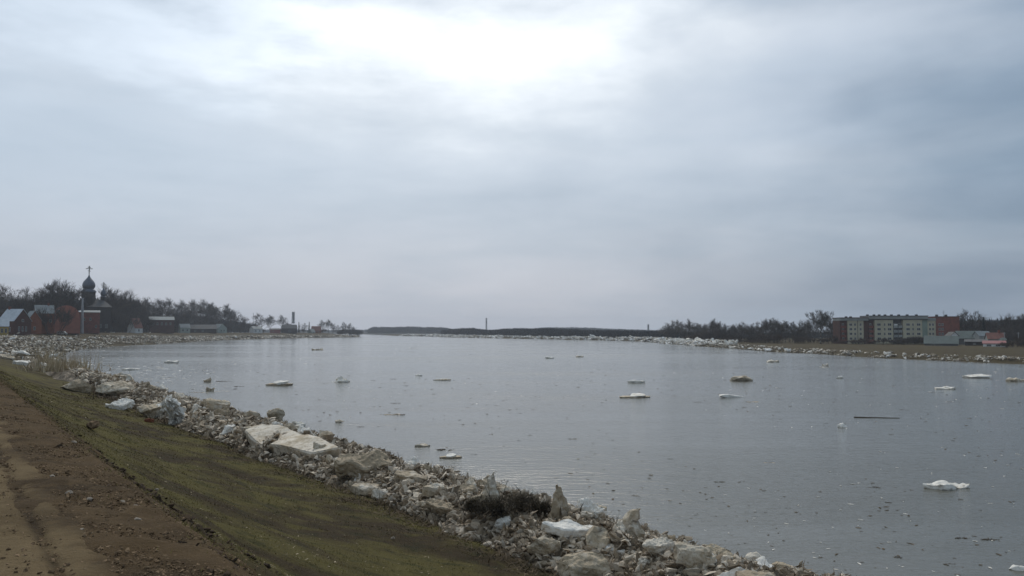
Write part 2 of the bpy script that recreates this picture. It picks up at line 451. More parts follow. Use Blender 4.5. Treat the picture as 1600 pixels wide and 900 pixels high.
def ground_mat():
    m = bpy.data.materials.new('grassy_ground'); m.use_nodes = True
    t = NT(m.node_tree); b = t.n['Principled BSDF']
    geo = t.new('ShaderNodeNewGeometry'); pos = geo.outputs['Position']
    n1 = t.noise(pos, 0.28, 6, 0.6, 0.4); n2 = t.noise(pos, 1.3, 7, 0.65); n3 = t.noise(pos, 14, 5, 0.7)
    n4 = t.noise(t.mapv(pos, (1, 1, 1), (9, 3, 0)), 0.7, 5, 0.6)
    c = t.mix(t.ss(n1, 0.40, 0.62), (0.125, 0.105, 0.036), (0.060, 0.043, 0.024))
    c = t.mix(t.m('MULTIPLY', t.ss(n2, 0.50, 0.68), 0.7), c, (0.036, 0.038, 0.017))
    c = t.mix(t.m('MULTIPLY', t.ss(n4, 0.55, 0.72), 0.7), c, (0.125, 0.105, 0.032))
    c = t.mix(t.m('MULTIPLY', t.ss(n3, 0.50, 0.72), 0.6), c, (0.020, 0.016, 0.010))
    s_ = t.new('ShaderNodeSeparateXYZ'); t.l.new(pos, s_.inputs[0])
    c = t.mix(t.m('MULTIPLY', t.ss(s_.outputs[1], 90, 200), 0.7), c, (0.066, 0.049, 0.028))
    c = t.mix(t.ss(s_.outputs[1], 1350, 1600), c, (0.030, 0.032, 0.028))   # land under the far woods
    t.l.new(c, b.inputs['Base Color']); b.inputs['Roughness'].default_value = 0.95; b.inputs['Specular IOR Level'].default_value = 0.08
    bn = t.new('ShaderNodeBump'); bn.inputs['Strength'].default_value = 1.0; bn.inputs['Distance'].default_value = 0.09
    t.l.new(t.m('ADD', n3, n2), bn.inputs['Height']); t.l.new(bn.outputs[0], b.inputs['Normal'])
    return m
M['ground'] = ground_mat()
def blade_mat():
    m = bpy.data.materials.new('grass_blades'); m.use_nodes = True
    t = NT(m.node_tree); b = t.n['Principled BSDF']
    geo = t.new('ShaderNodeNewGeometry'); pos = geo.outputs['Position']
    n1 = t.noise(pos, 0.28, 6, 0.6, 0.4); n2 = t.noise(pos, 1.3, 7, 0.65); n3 = t.noise(pos, 25, 3, 0.7)
    c = t.mix(t.ss(n1, 0.40, 0.62), (0.168, 0.140, 0.046), (0.108, 0.076, 0.040))
    c = t.mix(t.m('MULTIPLY', t.ss(n2, 0.50, 0.66), 0.7), c, (0.056, 0.058, 0.024))
    c = t.mix(t.m('MULTIPLY', t.ss(n3, 0.50, 0.75), 0.8), c, (0.18, 0.145, 0.07))
    t.l.new(c, b.inputs['Base Color']); b.inputs['Roughness'].default_value = 0.9; b.inputs['Specular IOR Level'].default_value = 0.1
    return m
M['blade'] = blade_mat()
def road_mat(name, cA, cB, cC, ruts):
    m = bpy.data.materials.new(name); m.use_nodes = True
    t = NT(m.node_tree); b = t.n['Principled BSDF']
    geo = t.new('ShaderNodeNewGeometry'); pos = geo.outputs['Position']
    n1 = t.noise(pos, 0.9, 6, 0.6, 0.4); n2 = t.noise(pos, 5, 7, 0.7); n3 = t.noise(pos, 30, 5, 0.7)
    c = t.mix(t.ss(n1, 0.40, 0.65), cA, cB)
    c = t.mix(t.m('MULTIPLY', t.ss(n2, 0.48, 0.68), 0.6), c, cC)
    c = t.mix(t.m('MULTIPLY', t.ss(n3, 0.55, 0.75), 0.5), c, tuple(x * 1.7 for x in cA))
    if ruts:       # wet compacted wheel marks: p = distance from the road's axis
        s = t.new('ShaderNodeSeparateXYZ'); t.l.new(pos, s.inputs[0])
        p = t.m('ADD', t.m('MULTIPLY', s.outputs[0], float(NRM[0])), t.m('MULTIPLY', s.outputs[1], float(NRM[1])))
        p = t.m('ADD', p, t.m('MULTIPLY', t.m('SUBTRACT', n2, 0.5), 0.10))
        c = t.mix(t.ss(t.m('ADD', p, t.m('MULTIPLY', t.m('SUBTRACT', n1, 0.5), 1.3)), 0.70, 1.15), c, t.mix(t.ss(n2, 0.4, 0.6), (0.100, 0.066, 0.034), (0.066, 0.045, 0.025)))
        for c0, w, k in ((0.70, 0.05, 0.75), (-0.05, 0.22, 0.65), (-1.4, 0.25, 0.5)):
            q = t.m('DIVIDE', t.m('SUBTRACT', p, c0), w)
            gq = t.m('EXPONENT', t.m('MULTIPLY', t.m('MULTIPLY', q, q), -1.0))
            c = t.mix(t.m('MULTIPLY', t.m('MULTIPLY', gq, t.ss(n1, 0.3, 0.55)), k), c, (0.030, 0.020, 0.012))
    t.l.new(c, b.inputs['Base Color']); b.inputs['Roughness'].default_value = 0.95; b.inputs['Specular IOR Level'].default_value = 0.08
    bn = t.new('ShaderNodeBump'); bn.inputs['Strength'].default_value = 0.9; bn.inputs['Distance'].default_value = 0.03
    t.l.new(t.m('ADD', n2, n3), bn.inputs['Height']); t.l.new(bn.outputs[0], b.inputs['Normal'])
    return m
M['road'] = road_mat('dirt_track', (0.175, 0.125, 0.066), (0.125, 0.088, 0.045), (0.22, 0.16, 0.088), True)
M['verge'] = road_mat('gravelly_soil', (0.100, 0.066, 0.034), (0.060, 0.041, 0.023), (0.145, 0.098, 0.052), False)
M['hill'] = mat('wooded_hill', (0.035, 0.040, 0.035), (0.022, 0.026, 0.024), 0.95, 0.01)
M['forest'] = mat('far_forest', (0.050, 0.050, 0.052), (0.034, 0.038, 0.042), 0.95, 0.02)

# ------------------------------------------------------------------ ground sheet (polar, finer in front)
def build_ground():
    rr = [0.0]; r = 0.6
    while r < 9000: rr.append(r); r *= 1.018 if r < 3000 else 1.05
    rr = np.array(rr[1:])
    aa = np.concatenate([np.arange(-50, 45, 0.28), np.arange(45, 310, 4.0)]) * PI / 180
    A, R = np.meshgrid(aa, rr)
    X, Y = R * np.sin(A), R * np.cos(A)
    Z = ground(X.ravel(), Y.ravel())
    V = np.stack([X.ravel(), Y.ravel(), Z], 1)
    n, k = len(rr), len(aa)
    i = np.arange(n - 1)[:, None] * k + np.arange(k)[None, :]
    j = np.arange(n - 1)[:, None] * k + (np.arange(k)[None, :] + 1) % k
    Fq = np.stack([i, i + k, j + k, j], -1).reshape(-1, 4)
    V = np.vstack([V, [[0, 0, g1(0, 0)]]])
    c = len(V) - 1
    Ft = np.stack([np.full(k, c), np.arange(k), (np.arange(k) + 1) % k], 1)
    tag(link_mesh('ground', np_mesh('ground', V, [Fq, Ft], True), M['ground']), kind='structure')
build_ground()

def strip(name, p0, p1, dz, m, np_, ragged, fine):
    s = [-60.0]
    while s[-1] < 130: s.append(s[-1] + max(0.06, abs(s[-1]) * 0.012) * fine)
    s = np.array(s); q = np.linspace(0, 1, np_)
    S, Q = np.meshgrid(s, q, indexing='ij')
    lo = p0 + (fbm(S / 1.3, S * 0 + 1, seed=21) - 0.5) * ragged + (fbm(S * 4, S * 0 + 5, seed=27) - 0.5) * ragged * 0.5 if ragged else p0
    hi = p1 + (fbm(S / 1.1, S * 0 + 9, seed=23) - 0.5) * ragged + (fbm(S * 4, S * 0 + 7, seed=29) - 0.5) * ragged * 0.5
    P = lo + (hi - lo) * Q
    X = P * NRM[0] + S * DIR[0]; Y = P * NRM[1] + S * DIR[1]
    Z = ground(X.ravel(), Y.ravel()).reshape(X.shape) + dz
    if 'road' in name:
        Z -= 0.05 * np.exp(-((P - 0.70) / 0.07) ** 2) * 0.5
        Z += (fbm(X * 2, Y * 2, seed=31) - 0.5) * 0.012
        Z[:, -1] -= 0.02
    else:
        Z += (fbm(X * 3, Y * 3, seed=33) - 0.35) * 0.10 * np.sin(np.clip(Q, 0, 1) * PI)
        Z[:, -1] -= 0.03
    V = np.stack([X.ravel(), Y.ravel(), Z.ravel()], 1)
    n, k = X.shape
    i = (np.arange(n - 1)[:, None] * k + np.arange(k - 1)[None, :])
    Fq = np.stack([i, i + 1, i + k + 1, i + k], -1).reshape(-1, 4)
    return tag(link_mesh(name, np_mesh(name, V, Fq, True), m), kind='structure')
strip('gravel_verge', 0.5, 2.25, 0.035, M['verge'], 70, 1.25, 0.6)
strip('dirt_road', -6.0, 1.0, 0.055, M['road'], 110, 0.45, 0.7)

# river water: one sheet
me = np_mesh('river', [(-3000, -600, 0), (1200, -600, 0), (1200, 3000, 0), (-3000, 3000, 0)], [[(0, 1, 2, 3)]])
tag(link_mesh('river', me, M['water']), kind='structure')

# ------------------------------------------------------------------ ice: prototypes
def hull_pts(n, sx_, sy_, sz_, rnd):
    bm = bmesh.new()
    for i in range(n):
        v = Vector((rnd.gauss(0, 1), rnd.gauss(0, 1), rnd.gauss(0, 1))).normalized() * rnd.uniform(0.75, 1.0)
        bm.verts.new((v.x * sx_, v.y * sy_, v.z * sz_))
    r = bmesh.ops.convex_hull(bm, input=bm.verts)
    junk = [e for e in r['geom_interior'] if isinstance(e, bmesh.types.BMVert)]
    if junk: bmesh.ops.delete(bm, geom=junk, context='VERTS')
    return bm
def shard_arrays(seed, n=11, s=(1, 0.75, 0.4)):
    rnd = random.Random(seed)
    bm = hull_pts(n, *s, rnd); bmesh.ops.triangulate(bm, faces=bm.faces)
    bm.verts.index_update()
    V = np.array([v.co[:] for v in bm.verts]); Fa = np.array([[v.index for v in f.verts] for f in bm.faces]); bm.free()
    return V, Fa
SHARDS = [shard_arrays(100 + i, 9 + i % 5, (1, random.uniform(0.5, 0.9), random.uniform(0.18, 0.6))) for i in range(14)]
def scatter(protos, P, S, tilt=1.0, seed=0):
    """P (n,3) centres, S (n,) size -> V, F of one merged mesh"""
    rs = np.random.RandomState(seed); Vs = []; Fs = []; off = 0
    which = rs.randint(0, len(protos), len(P))
    for k, (v, f) in enumerate(protos):
        idx = np.where(which == k)[0]; n = len(idx)
        if n == 0: continue
        a = rs.uniform(0, 2 * PI, n); b = rs.normal(0, 0.6 * tilt, n); c = rs.normal(0, 0.6 * tilt, n)
        ca, sa, cb, sb, cc, sc = np.cos(a), np.sin(a), np.cos(b), np.sin(b), np.cos(c), np.sin(c)
        Rz = np.zeros((n, 3, 3)); Rz[:, 0, 0] = ca; Rz[:, 0, 1] = -sa; Rz[:, 1, 0] = sa; Rz[:, 1, 1] = ca; Rz[:, 2, 2] = 1
        Rx = np.zeros((n, 3, 3)); Rx[:, 0, 0] = 1; Rx[:, 1, 1] = cb; Rx[:, 1, 2] = -sb; Rx[:, 2, 1] = sb; Rx[:, 2, 2] = cb
        Ry = np.zeros((n, 3, 3)); Ry[:, 1, 1] = 1; Ry[:, 0, 0] = cc; Ry[:, 0, 2] = sc; Ry[:, 2, 0] = -sc; Ry[:, 2, 2] = cc
        R = Rz @ Rx @ Ry
        sc3 = S[idx][:, None] * rs.uniform(0.7, 1.3, (n, 3))
        vv = np.einsum('nij,nvj->nvi', R, v[None] * sc3[:, None, :]) + P[idx][:, None, :]
        Vs.append(vv.reshape(-1, 3))
        Fs.append((f[None] + (off + np.arange(n) * len(v))[:, None, None]).reshape(-1, f.shape[1])); off += n * len(v)
    return np.vstack(Vs), np.vstack(Fs)

def slab_mesh(name, seed, L=1.0, Wd=0.7, Th=0.25, cuts=3, rough=1.0, sides=None):
    """irregular broken ice plate, base on z=0, about L x Wd x Th"""
    rnd = random.Random(seed)
    n = sides or rnd.randint(5, 8)
    bm = bmesh.new(); bot = []; topv = []
    a0 = rnd.random() * 6
    for i in range(n):
        a = a0 + 2 * PI * i / n + rnd.uniform(-0.3, 0.3); r = rnd.uniform(0.78, 1.1)
        x, y = math.cos(a) * L / 2 * r, math.sin(a) * Wd / 2 * r
        bot.append(bm.verts.new((x * rnd.uniform(0.86, 1.0), y * rnd.uniform(0.86, 1.0), rnd.uniform(0, 0.1) * Th)))
        topv.append(bm.verts.new((x * rnd.uniform(0.92, 1.04), y * rnd.uniform(0.92, 1.04), Th * rnd.uniform(0.85, 1.1))))
    bm.faces.new(bot[::-1]); bm.faces.new(topv)
    for i in range(n): bm.faces.new((bot[i], bot[(i + 1) % n], topv[(i + 1) % n], topv[i]))
    # small chamfer then fine facets
    bmesh.ops.bevel(bm, geom=list(bm.edges), offset=Th * 0.10, segments=1, affect='EDGES', clamp_overlap=True)
    bmesh.ops.triangulate(bm, faces=bm.faces)
    for c in range(cuts):
        lim = max(L, Wd) / (3.0 * 1.7 ** c)
        es = [e for e in bm.edges if e.calc_length() > lim]
        if es:
            bmesh.ops.subdivide_edges(bm, edges=es, cuts=1, use_grid_fill=False)
            bmesh.ops.triangulate(bm, faces=bm.faces)
    off = Vector((seed * 3.1, seed * 1.7, 0)); k = Th
    bm.normal_update()
    for v in bm.verts:
        q = v.co / max(L, Wd) * 5
        nv = mnoise.fractal(q + off, 1.0, 2.0, 4) * 0.16 + mnoise.fractal(q * 3 + off, 1.0, 2.0, 3) * 0.08
        v.co += v.normal * nv * k * rough
        v.co.z += (mnoise.noise(q * 0.6 + off)) * k * 0.35 * rough
    return bm_mesh(name, bm)
def lump_mesh(name, seed, L, Wd, H, sub=3, rough=1.0):
    """broken boulder-like lump of ice resting on z=0"""
    rnd = random.Random(seed)
    bm = hull_pts(16, L / 2, Wd / 2, H * 0.62, rnd)
    for v in bm.verts: v.co.z = max(v.co.z + H * 0.42, 0)
    bmesh.ops.triangulate(bm, faces=bm.faces)
    for c in range(sub):
        lim = max(L, Wd) / (3.2 * 1.7 ** c)
        es = [e for e in bm.edges if e.calc_length() > lim]
        if es:
            bmesh.ops.subdivide_edges(bm, edges=es, cuts=1); bmesh.ops.triangulate(bm, faces=bm.faces)
    off = Vector((seed * 2.3, seed, 4)); bm.normal_update()
    for v in bm.verts:
        q = v.co / max(L, Wd) * 4
        v.co += v.normal * (mnoise.fractal(q + off, 1.0, 2.0, 5) * 0.14 + abs(mnoise.noise(q * 3 + off)) * 0.06) * H * rough
    return bm_mesh(name, bm)
def spire_mesh(name, seed, L, H):
    """upended wedge of ice with a pointed top"""
    bm = bmesh.new(); rnd = random.Random(seed); n = 7; rings = []
    for z, r in ((0, 1), (0.35, 0.9), (0.65, 0.62), (0.88, 0.3), (1.0, 0.10)):
        cx = (rnd.random() - 0.5) * 0.2 * L
        rings.append([bm.verts.new((cx + math.cos(2 * PI * i / n) * r * L / 2 * rnd.uniform(0.8, 1.15), math.sin(2 * PI * i / n) * r * L * 0.32 * rnd.uniform(0.8, 1.2), z * H)) for i in range(n)])
    for a, b in zip(rings, rings[1:]):
        for i in range(n): bm.faces.new((a[i], a[(i + 1) % n], b[(i + 1) % n], b[i]))
    bm.faces.new(rings[0][::-1]); bm.faces.new(rings[-1])
    bmesh.ops.triangulate(bm, faces=bm.faces)
    bmesh.ops.subdivide_edges(bm, edges=bm.edges[:], cuts=2, use_grid_fill=True)
    bmesh.ops.triangulate(bm, faces=bm.faces); bm.normal_update()
    for v in bm.verts:
        v.co += v.normal * mnoise.fractal(v.co * 5 / L + Vector((seed, 0, 0)), 1.0, 2.0, 4) * 0.10 * L
    return bm_mesh(name, bm)

PROTO = {}
for key, mk in (('ice', 'ice'), ('mud', 'ice_mud'), ('white', 'ice_white'), ('far', 'ice_far')):
    L = []
    for i in range(9):
        if i % 3 == 2: me = lump_mesh('ice_lump', 40 + i + len(key), 1.0, random.uniform(0.6, 0.9), random.uniform(0.4, 0.6), 3)
        else: me = slab_mesh('ice_slab', 60 + i * 7 + len(key), 1.0, random.uniform(0.55, 0.85), random.uniform(0.16, 0.34), 4, 1.7)
        me.materials.append(M[mk]); L.append(me)
    PROTO[key] = L
ICE_N = 0
def put_ice(me, loc, sc, rot, label, group=None, name='ice_block', cat='ice block'):
    global ICE_N
    o = bpy.data.objects.new(name, me); COL.objects.link(o)
    o.location = loc; o.scale = sc if hasattr(sc, '__len__') else (sc, sc, sc); o.rotation_euler = rot
    ICE_N += 1
    return tag(o, label, cat, group)

# ---- ice mound surface over the ground (near bank)
def mound(x, y):
    """top of the heaped rubble on the near bank"""
    p = x * NRM[0] + y * NRM[1]; s = x * DIR[0] + y * DIR[1]
    edge = np.where(s < 60, 24.0, 24.0 + (s - 60) * 0.04)
    wob = (fbm(s / 5.0, s * 0 + 2, seed=41) - 0.5) * 2.4 * (1 - smooth(p, 15, 20)) + (fbm(s / 3.0, s * 0 + 6, seed=42) - 0.5) * 1.0 * smooth(p, 18, 23)
    q = p + wob
    prof = np.interp(q, [13.3, 13.9, 15.2, 17.0, 19.2, 21.0, 22.4, 23.4], [-0.3, 0.10, 0.95, 0.98, 0.68, 0.45, 0.35, -0.3])
    prof = np.where(prof > 0, prof * (0.78 + 0.22 * smooth(s, 25, 55)), prof)
    n = (fbm(x / 1.6, y / 1.6, seed=43) - 0.5) * 0.85 + np.abs(fbm(x / 0.6, y / 0.6, seed=44) - 0.5) * 0.7
    lowp = smooth(prof, -0.3, 0.7)
    return np.maximum(ground(x, y), -0.1) + prof + (n) * lowp

def near_rubble():
    s = [-40.0]
    while s[-1] < 190: s.append(s[-1] + max(0.10, abs(s[-1]) * 0.004))
    s = np.array(s); q = np.linspace(12.6, 25.6, 130)
    S, P = np.meshgrid(s, q, indexing='ij')
    P = P + np.where(S > 60, (S - 60) * 0.04 * (P - 12.6) / 13, 0)
    X = P * NRM[0] + S * DIR[0]; Y = P * NRM[1] + S * DIR[1]
    Z = mound(X.ravel(), Y.ravel()).reshape(X.shape)
    Z += (vnoise(X * 5, Y * 5, seed=47) - 0.5) * 0.16
    V = np.stack([X.ravel(), Y.ravel(), Z.ravel()], 1); n, k = X.shape
    i = (np.arange(n - 1)[:, None] * k + np.arange(k - 1)[None, :])
    Fq = np.stack([i, i + 1, i + k + 1, i + k], -1).reshape(-1, 4)
    tri = np.vstack([Fq[:, [0, 1, 2]], Fq[:, [0, 2, 3]]])
    # loose shards, denser where nearer
    N = 105000; rs = np.random.RandomState(3)
    ss_ = 6 * np.exp(rs.uniform(0, 1, N) * math.log(190 / 6.0)) - 4
    pp = np.where(rs.rand(N) < 0.3, rs.uniform(13.2, 15.5, N), rs.uniform(13.6, 22.5, N)) + np.where(ss_ > 60, (ss_ - 60) * 0.03, 0)
    x = pp * NRM[0] + ss_ * DIR[0]; y = pp * NRM[1] + ss_ * DIR[1]
    z = mound(x, y)
    ok = z > ground(x, y) - 0.12 * rs.uniform(0, 1, N)
    z = np.maximum(z, ground(x, y))
    size = (0.028 + 0.21 * rs.power(0.22, N)) * (0.85 + ss_ / 60)
    Pn = np.stack([x, y, z + size * 0.25], 1)[ok]
    v2, f2 = scatter([(v * np.array([1.15, 0.9, 0.7]), f) for v, f in SHARDS], Pn, size[ok], 1.3, 5)
    me = np_mesh('ice_rubble', np.vstack([V, v2]), [np.vstack([tri, f2 + len(V)])])
    o = link_mesh('ice_rubble', me, [M['shards'], M['slush']])
    mi = np.zeros(len(me.polygons), np.int32); mi[:len(tri)] = 1; me.polygons.foreach_set('material_index', mi)
    tag(o, 'grey brown crushed ice heaped along the foot of the grassy embankment', 'ice rubble', kind='stuff')
near_rubble()

# flood debris: dark straw and twigs lying in the rubble
def blades(P, L, wd, seed, up=0.0):
    rs = np.random.RandomState(seed); n = len(P)
    a = rs.uniform(0, 2 * PI, n)
    e = rs.uniform(-0.2, 0.7, n) if up == 0 else rs.normal(up, 0.25, n)
    d = np.stack([np.cos(a) * np.cos(e), np.sin(a) * np.cos(e), np.sin(e)], 1) * L[:, None]
    w = np.stack([-np.sin(a), np.cos(a), rs.uniform(-0.4, 0.4, n)], 1) * wd[:, None]
    V = np.stack([P - w, P + w, P + d], 1).reshape(-1, 3)
    return V, np.arange(3 * n).reshape(-1, 3)
def near_debris():
    N = 60000; rs = np.random.RandomState(13)
    s = 6 * np.exp(rs.uniform(0, 1, N) * math.log(110 / 6.0)) - 3
    p = np.where(rs.rand(N) < 0.30, rs.normal(14.0, 0.8, N), rs.uniform(14, 22.4, N))
    x = p * NRM[0] + s * DIR[0]; y = p * NRM[1] + s * DIR[1]
    keep = fbm(x / 1.1, y / 1.1, seed=51) > 0.49
    x, y, s = x[keep], y[keep], s[keep]
    z = np.maximum(mound(x, y), ground(x, y)) + 0.03
    V, Fc = blades(np.stack([x, y, z], 1), rs.uniform(0.12, 0.45, len(x)) * (1 + s / 60), 0.008 * (1 + s / 18), 14)
    tag(link_mesh('flood_debris', np_mesh('flood_debris', V, [Fc]), M['straw']), 'dark straw and twigs tangled in the ice along the bank', 'flood debris', kind='stuff')
near_debris()

ORD = ['first', 'second', 'third', 'fourth', 'fifth', 'sixth', 'seventh', 'eighth', 'ninth', 'tenth', 'eleventh', 'twelfth', 'thirteenth', 'fourteenth', 'fifteenth', 'sixteenth', 'seventeenth', 'eighteenth', 'nineteenth', 'twentieth']

def hitm(px, py):
    d = ray(px, py); t = np.arange(8, 260, 0.08)
    X, Y, Z = d[0] * t, d[1] * t, HC + d[2] * t
    g = np.maximum(np.maximum(ground(X, Y), mound(X, Y)), 0)
    k = np.argmax(Z < g); return np.array([X[k], Y[k], g[k]])
BANK = math.atan2(DIR[1], DIR[0])      # heading of the bank
def hero(kind, px, py, wpx, hpx, label, m='ice', rz=0.0, tilt=(0, 0), dep=0.7, seed=1, sink=0.12, along=False):
    """block whose foot centre is seen at (px,py), wpx by hpx in the photograph"""
    g = hitm(px, py); k = math.hypot(g[0], g[1]) / F
    L, H = wpx * k, hpx * k
    if along: L = L / abs(math.cos(BANK)) 
    nm = 'ice_block'
    if kind == 'slab': me = slab_mesh('ice_slab', seed, L, L * dep, H, 5)
    elif kind == 'lump': me = lump_mesh('ice_lump', seed, L, L * dep, H, 5)
    else: me = spire_mesh('ice_spire', seed, L, H)
    me.materials.append(M[m])
    o = put_ice(me, (g[0], g[1], g[2] - sink * H), 1, (tilt[0], tilt[1], (BANK if along else 0) + rz), label, None, nm)
    return o, L, H
# the long slab in the middle of the ridge
a = hitm(512, 728); b_ = hitm(378, 688)
Ls = float(np.hypot(*(a - b_)[:2]))
me = slab_mesh('long_slab', 5, Ls * 1.15, 1.9, 0.75, 6, 0.9, sides=9); me.materials.append(M['ice'])
mid = (a + b_) / 2
put_ice(me, (mid[0] + NRM[0] * 0.55, mid[1] + NRM[1] * 0.55, mid[2] - 0.05), 1, (0.30, 0.02, math.atan2(b_[1] - a[1], b_[0] - a[0]) + PI),
        'longest pale ice slab of the near heap, tilted up beside the grass')
hero('slab', 283, 662, 22, 46, 'upright bright white ice slab leaning over the dark grass edge', 'ice_white', 0.5, (0.25, -0.55), 0.35, 12, 0.1)
hero('lump', 240, 652, 56, 24, 'white lumpy ice block left of the upright white slab', 'ice', 0.2, (0.1, 0), 0.6, 13)
hero('slab', 190, 640, 44, 14, 'pale slab with shadowed edge low on the grass side of the dark mound', 'ice_white', 0.9, (0.2, -0.2), 0.5, 14)
hero('lump', 178, 618, 70, 26, 'brown rounded ice mound with a dark hollow beneath it', 'ice_mud', 0.2, (0, 0), 0.5, 15)
hero('lump', 122, 612, 60, 20, 'broad tan ice lump at the far end of the near ridge', 'ice_mud', 0.1, (0, 0), 0.5, 16)
hero('slab', 565, 742, 92, 26, 'grey slab with deep shadow just right of the longest slab', 'ice_mud', 0.1, (0.35, 0.10), 0.5, 17, along=False)
hero('lump', 524, 735, 36, 22, 'rounded whitish lump touching the lower end of the longest slab', 'ice', 0.1, (0, 0), 0.7, 18)
hero('slab', 575, 772, 62, 12, 'flat grey slab lying on the grass edge below the shadowed slab', 'ice', 0.1, (0.15, 0.05), 0.5, 19)
hero('lump', 678, 772, 56, 18, 'smooth pale disc of ice with a dark notch in its middle', 'ice', 0.1, (0.1, 0), 0.7, 20)
hero('slab', 640, 752, 70, 12, 'narrow mud streaked slab above the smooth pale disc', 'ice_mud', -0.3, (0.2, 0.1), 0.4, 21)
hero('slab', 690, 800, 66, 16, 'thin layered slab at the grass edge left of the dark brush', 'ice_mud', -0.4, (0.3, 0.1), 0.5, 22)
hero('spire', 767, 786, 30, 50, 'pale pointed ice spire rising behind the dark brush', 'ice', 0.1, (0, 0.05), 1, 23)
hero('lump', 748, 792, 34, 24, 'round beige lump against the foot of the spire behind the brush', 'ice', 0.1, (0, 0), 0.7, 24)
hero('spire', 875, 808, 34, 52, 'brown streaked ice spire standing right of the dark brush', 'ice_mud', 0.3, (0, -0.05), 1, 25)
hero('spire', 979, 836, 44, 50, 'leaning ice spire on the crest above the large grey boulder', 'ice', -0.3, (0, 0.35), 1, 26)
hero('lump', 916, 812, 26, 16, 'small rounded ice ball on the crest between two spires', 'ice', 0.1, (0, 0), 0.8, 27)
hero('slab', 893, 836, 100, 16, 'long white slab lying above the large grey boulder', 'ice_white', -0.15, (0.25, 0.08), 0.4, 28)
hero('lump', 855, 866, 62, 30, 'grey round ice lump half buried in dark straw', 'ice_mud', 0.1, (0, 0), 0.7, 29)
hero('lump', 915, 902, 112, 46, 'large grey ice boulder nearest the grass at the bottom edge', 'ice', 0.15, (0, 0), 0.7, 30, 0.2)
hero('slab', 1003, 885, 26, 12, 'small bright white block near the bottom of the heap', 'ice_white', 0.3, (0.4, 0.2), 0.7, 31)
hero('slab', 790, 825, 36, 16, 'small pale slab propped in front of the dark brush', 'ice_white', 0.5, (0.1, -0.4), 0.4, 32)
hero('lump', 1025, 862, 60, 34, 'cracked beige ice block in the middle of the lower heap', 'ice', 0.15, (0.2, 0), 0.7, 33)
hero('lump', 1080, 880, 84, 34, 'broad dirty block right of the cracked beige one', 'ice_mud', -0.15, (0.2, 0.2), 0.7, 34)
hero('slab', 1125, 872, 56, 12, 'tilted brown slab near the lower right end of the heap', 'ice', -0.4, (0.3, 0.2), 0.5, 35)
hero('lump', 1222, 892, 44, 16, 'pale rounded block last before the water at the lower right', 'ice', -0.2, (0, 0), 0.6, 36)
hero('slab', 950, 862, 60, 10, 'thin white flake between the boulder and the leaning spire', 'ice_white', -0.3, (0.2, 0.2), 0.4, 37)
hero('lump', 430, 655, 36, 22, 'brown reedy lump on the water side behind the longest slab', 'ice_mud', 0.1, (0, 0), 0.7, 38)
hero('lump', 335, 640, 52, 20, 'pale broken lump on the crest right of the upright slab', 'ice', 0.1, (0, 0), 0.7, 39)
hero('slab', 432, 672, 18, 10, 'clean white chip on the crest above the longest slab', 'ice_white', 0.1, (0.2, 0.2), 0.7, 40)
hero('slab', 465, 668, 22, 8, 'white flake at the water edge beyond the longest slab', 'ice_white', 0.1, (0.1, 0.2), 0.6, 41)
hero('slab', 38, 571, 40, 6, 'long white slab on the embankment shoulder at the left edge', 'ice_white', 0.7, (0.2, 0.1), 0.4, 42)
hero('slab', 74, 576, 30, 6, 'second long white slab, in front of the dry reeds', 'ice_white', -0.3, (0.2, 0.2), 0.4, 43)
hero('slab', 10, 562, 26, 6, 'pink grey slab at the far left above the grassy shoulder', 'ice', -0.1, (0.2, 0.2), 0.5, 44)
hero('lump', 33, 556, 36, 9, 'snowy mound of ice left of the dry reeds', 'ice_white', -0.1, (0, 0), 0.5, 45)

# remaining near blocks: smaller blocks in stretches of the ridge
rs = random.Random(99)
stretches = [(6, 16, 34, 'right of the large boulder'), (16, 26, 24, 'near the dark brush'), (26, 36, 20, 'right of the longest slab'),
             (36, 52, 20, 'left of the longest slab'), (52, 90, 20, 'by the dark brown mound'), (90, 180, 20, 'by the dry reeds')]
for s0, s1, cnt, where in stretches:
    for i in range(cnt):
        s = rs.uniform(s0, s1) - 2; side = rs.random()
        p = 13.9 + side * 7.6 + max(0, s - 60) * 0.03
        x, y = p * NRM[0] + s * DIR[0], p * NRM[1] + s * DIR[1]
        z = float(mound(np.array([x]), np.array([y]))[0])
        kind = rs.choice(['ice', 'ice', 'mud', 'mud', 'white'])
        sc = rs.uniform(0.45, 1.0) * (1 + s / 60) * (1.2 if rs.random() < 0.2 else 0.8)
        zone = 'grass side' if side < 0.33 else ('crest' if side < 0.66 else 'water side')
        look = {'ice': 'dirty white', 'mud': 'mud stained', 'white': 'clean white'}[kind]
        lab = f'{look} ice block, ridge {zone}, {where}'
        put_ice(rs.choice(PROTO[kind]), (x, y, z - sc * 0.05), (sc, sc * rs.uniform(0.8, 1.2), sc * rs.uniform(0.8, 1.5)),
                (rs.gauss(0, 0.4), rs.gauss(0, 0.4), rs.uniform(0, 6.28)), lab, f'{look} ice blocks on the {zone} of the ridge {where}')

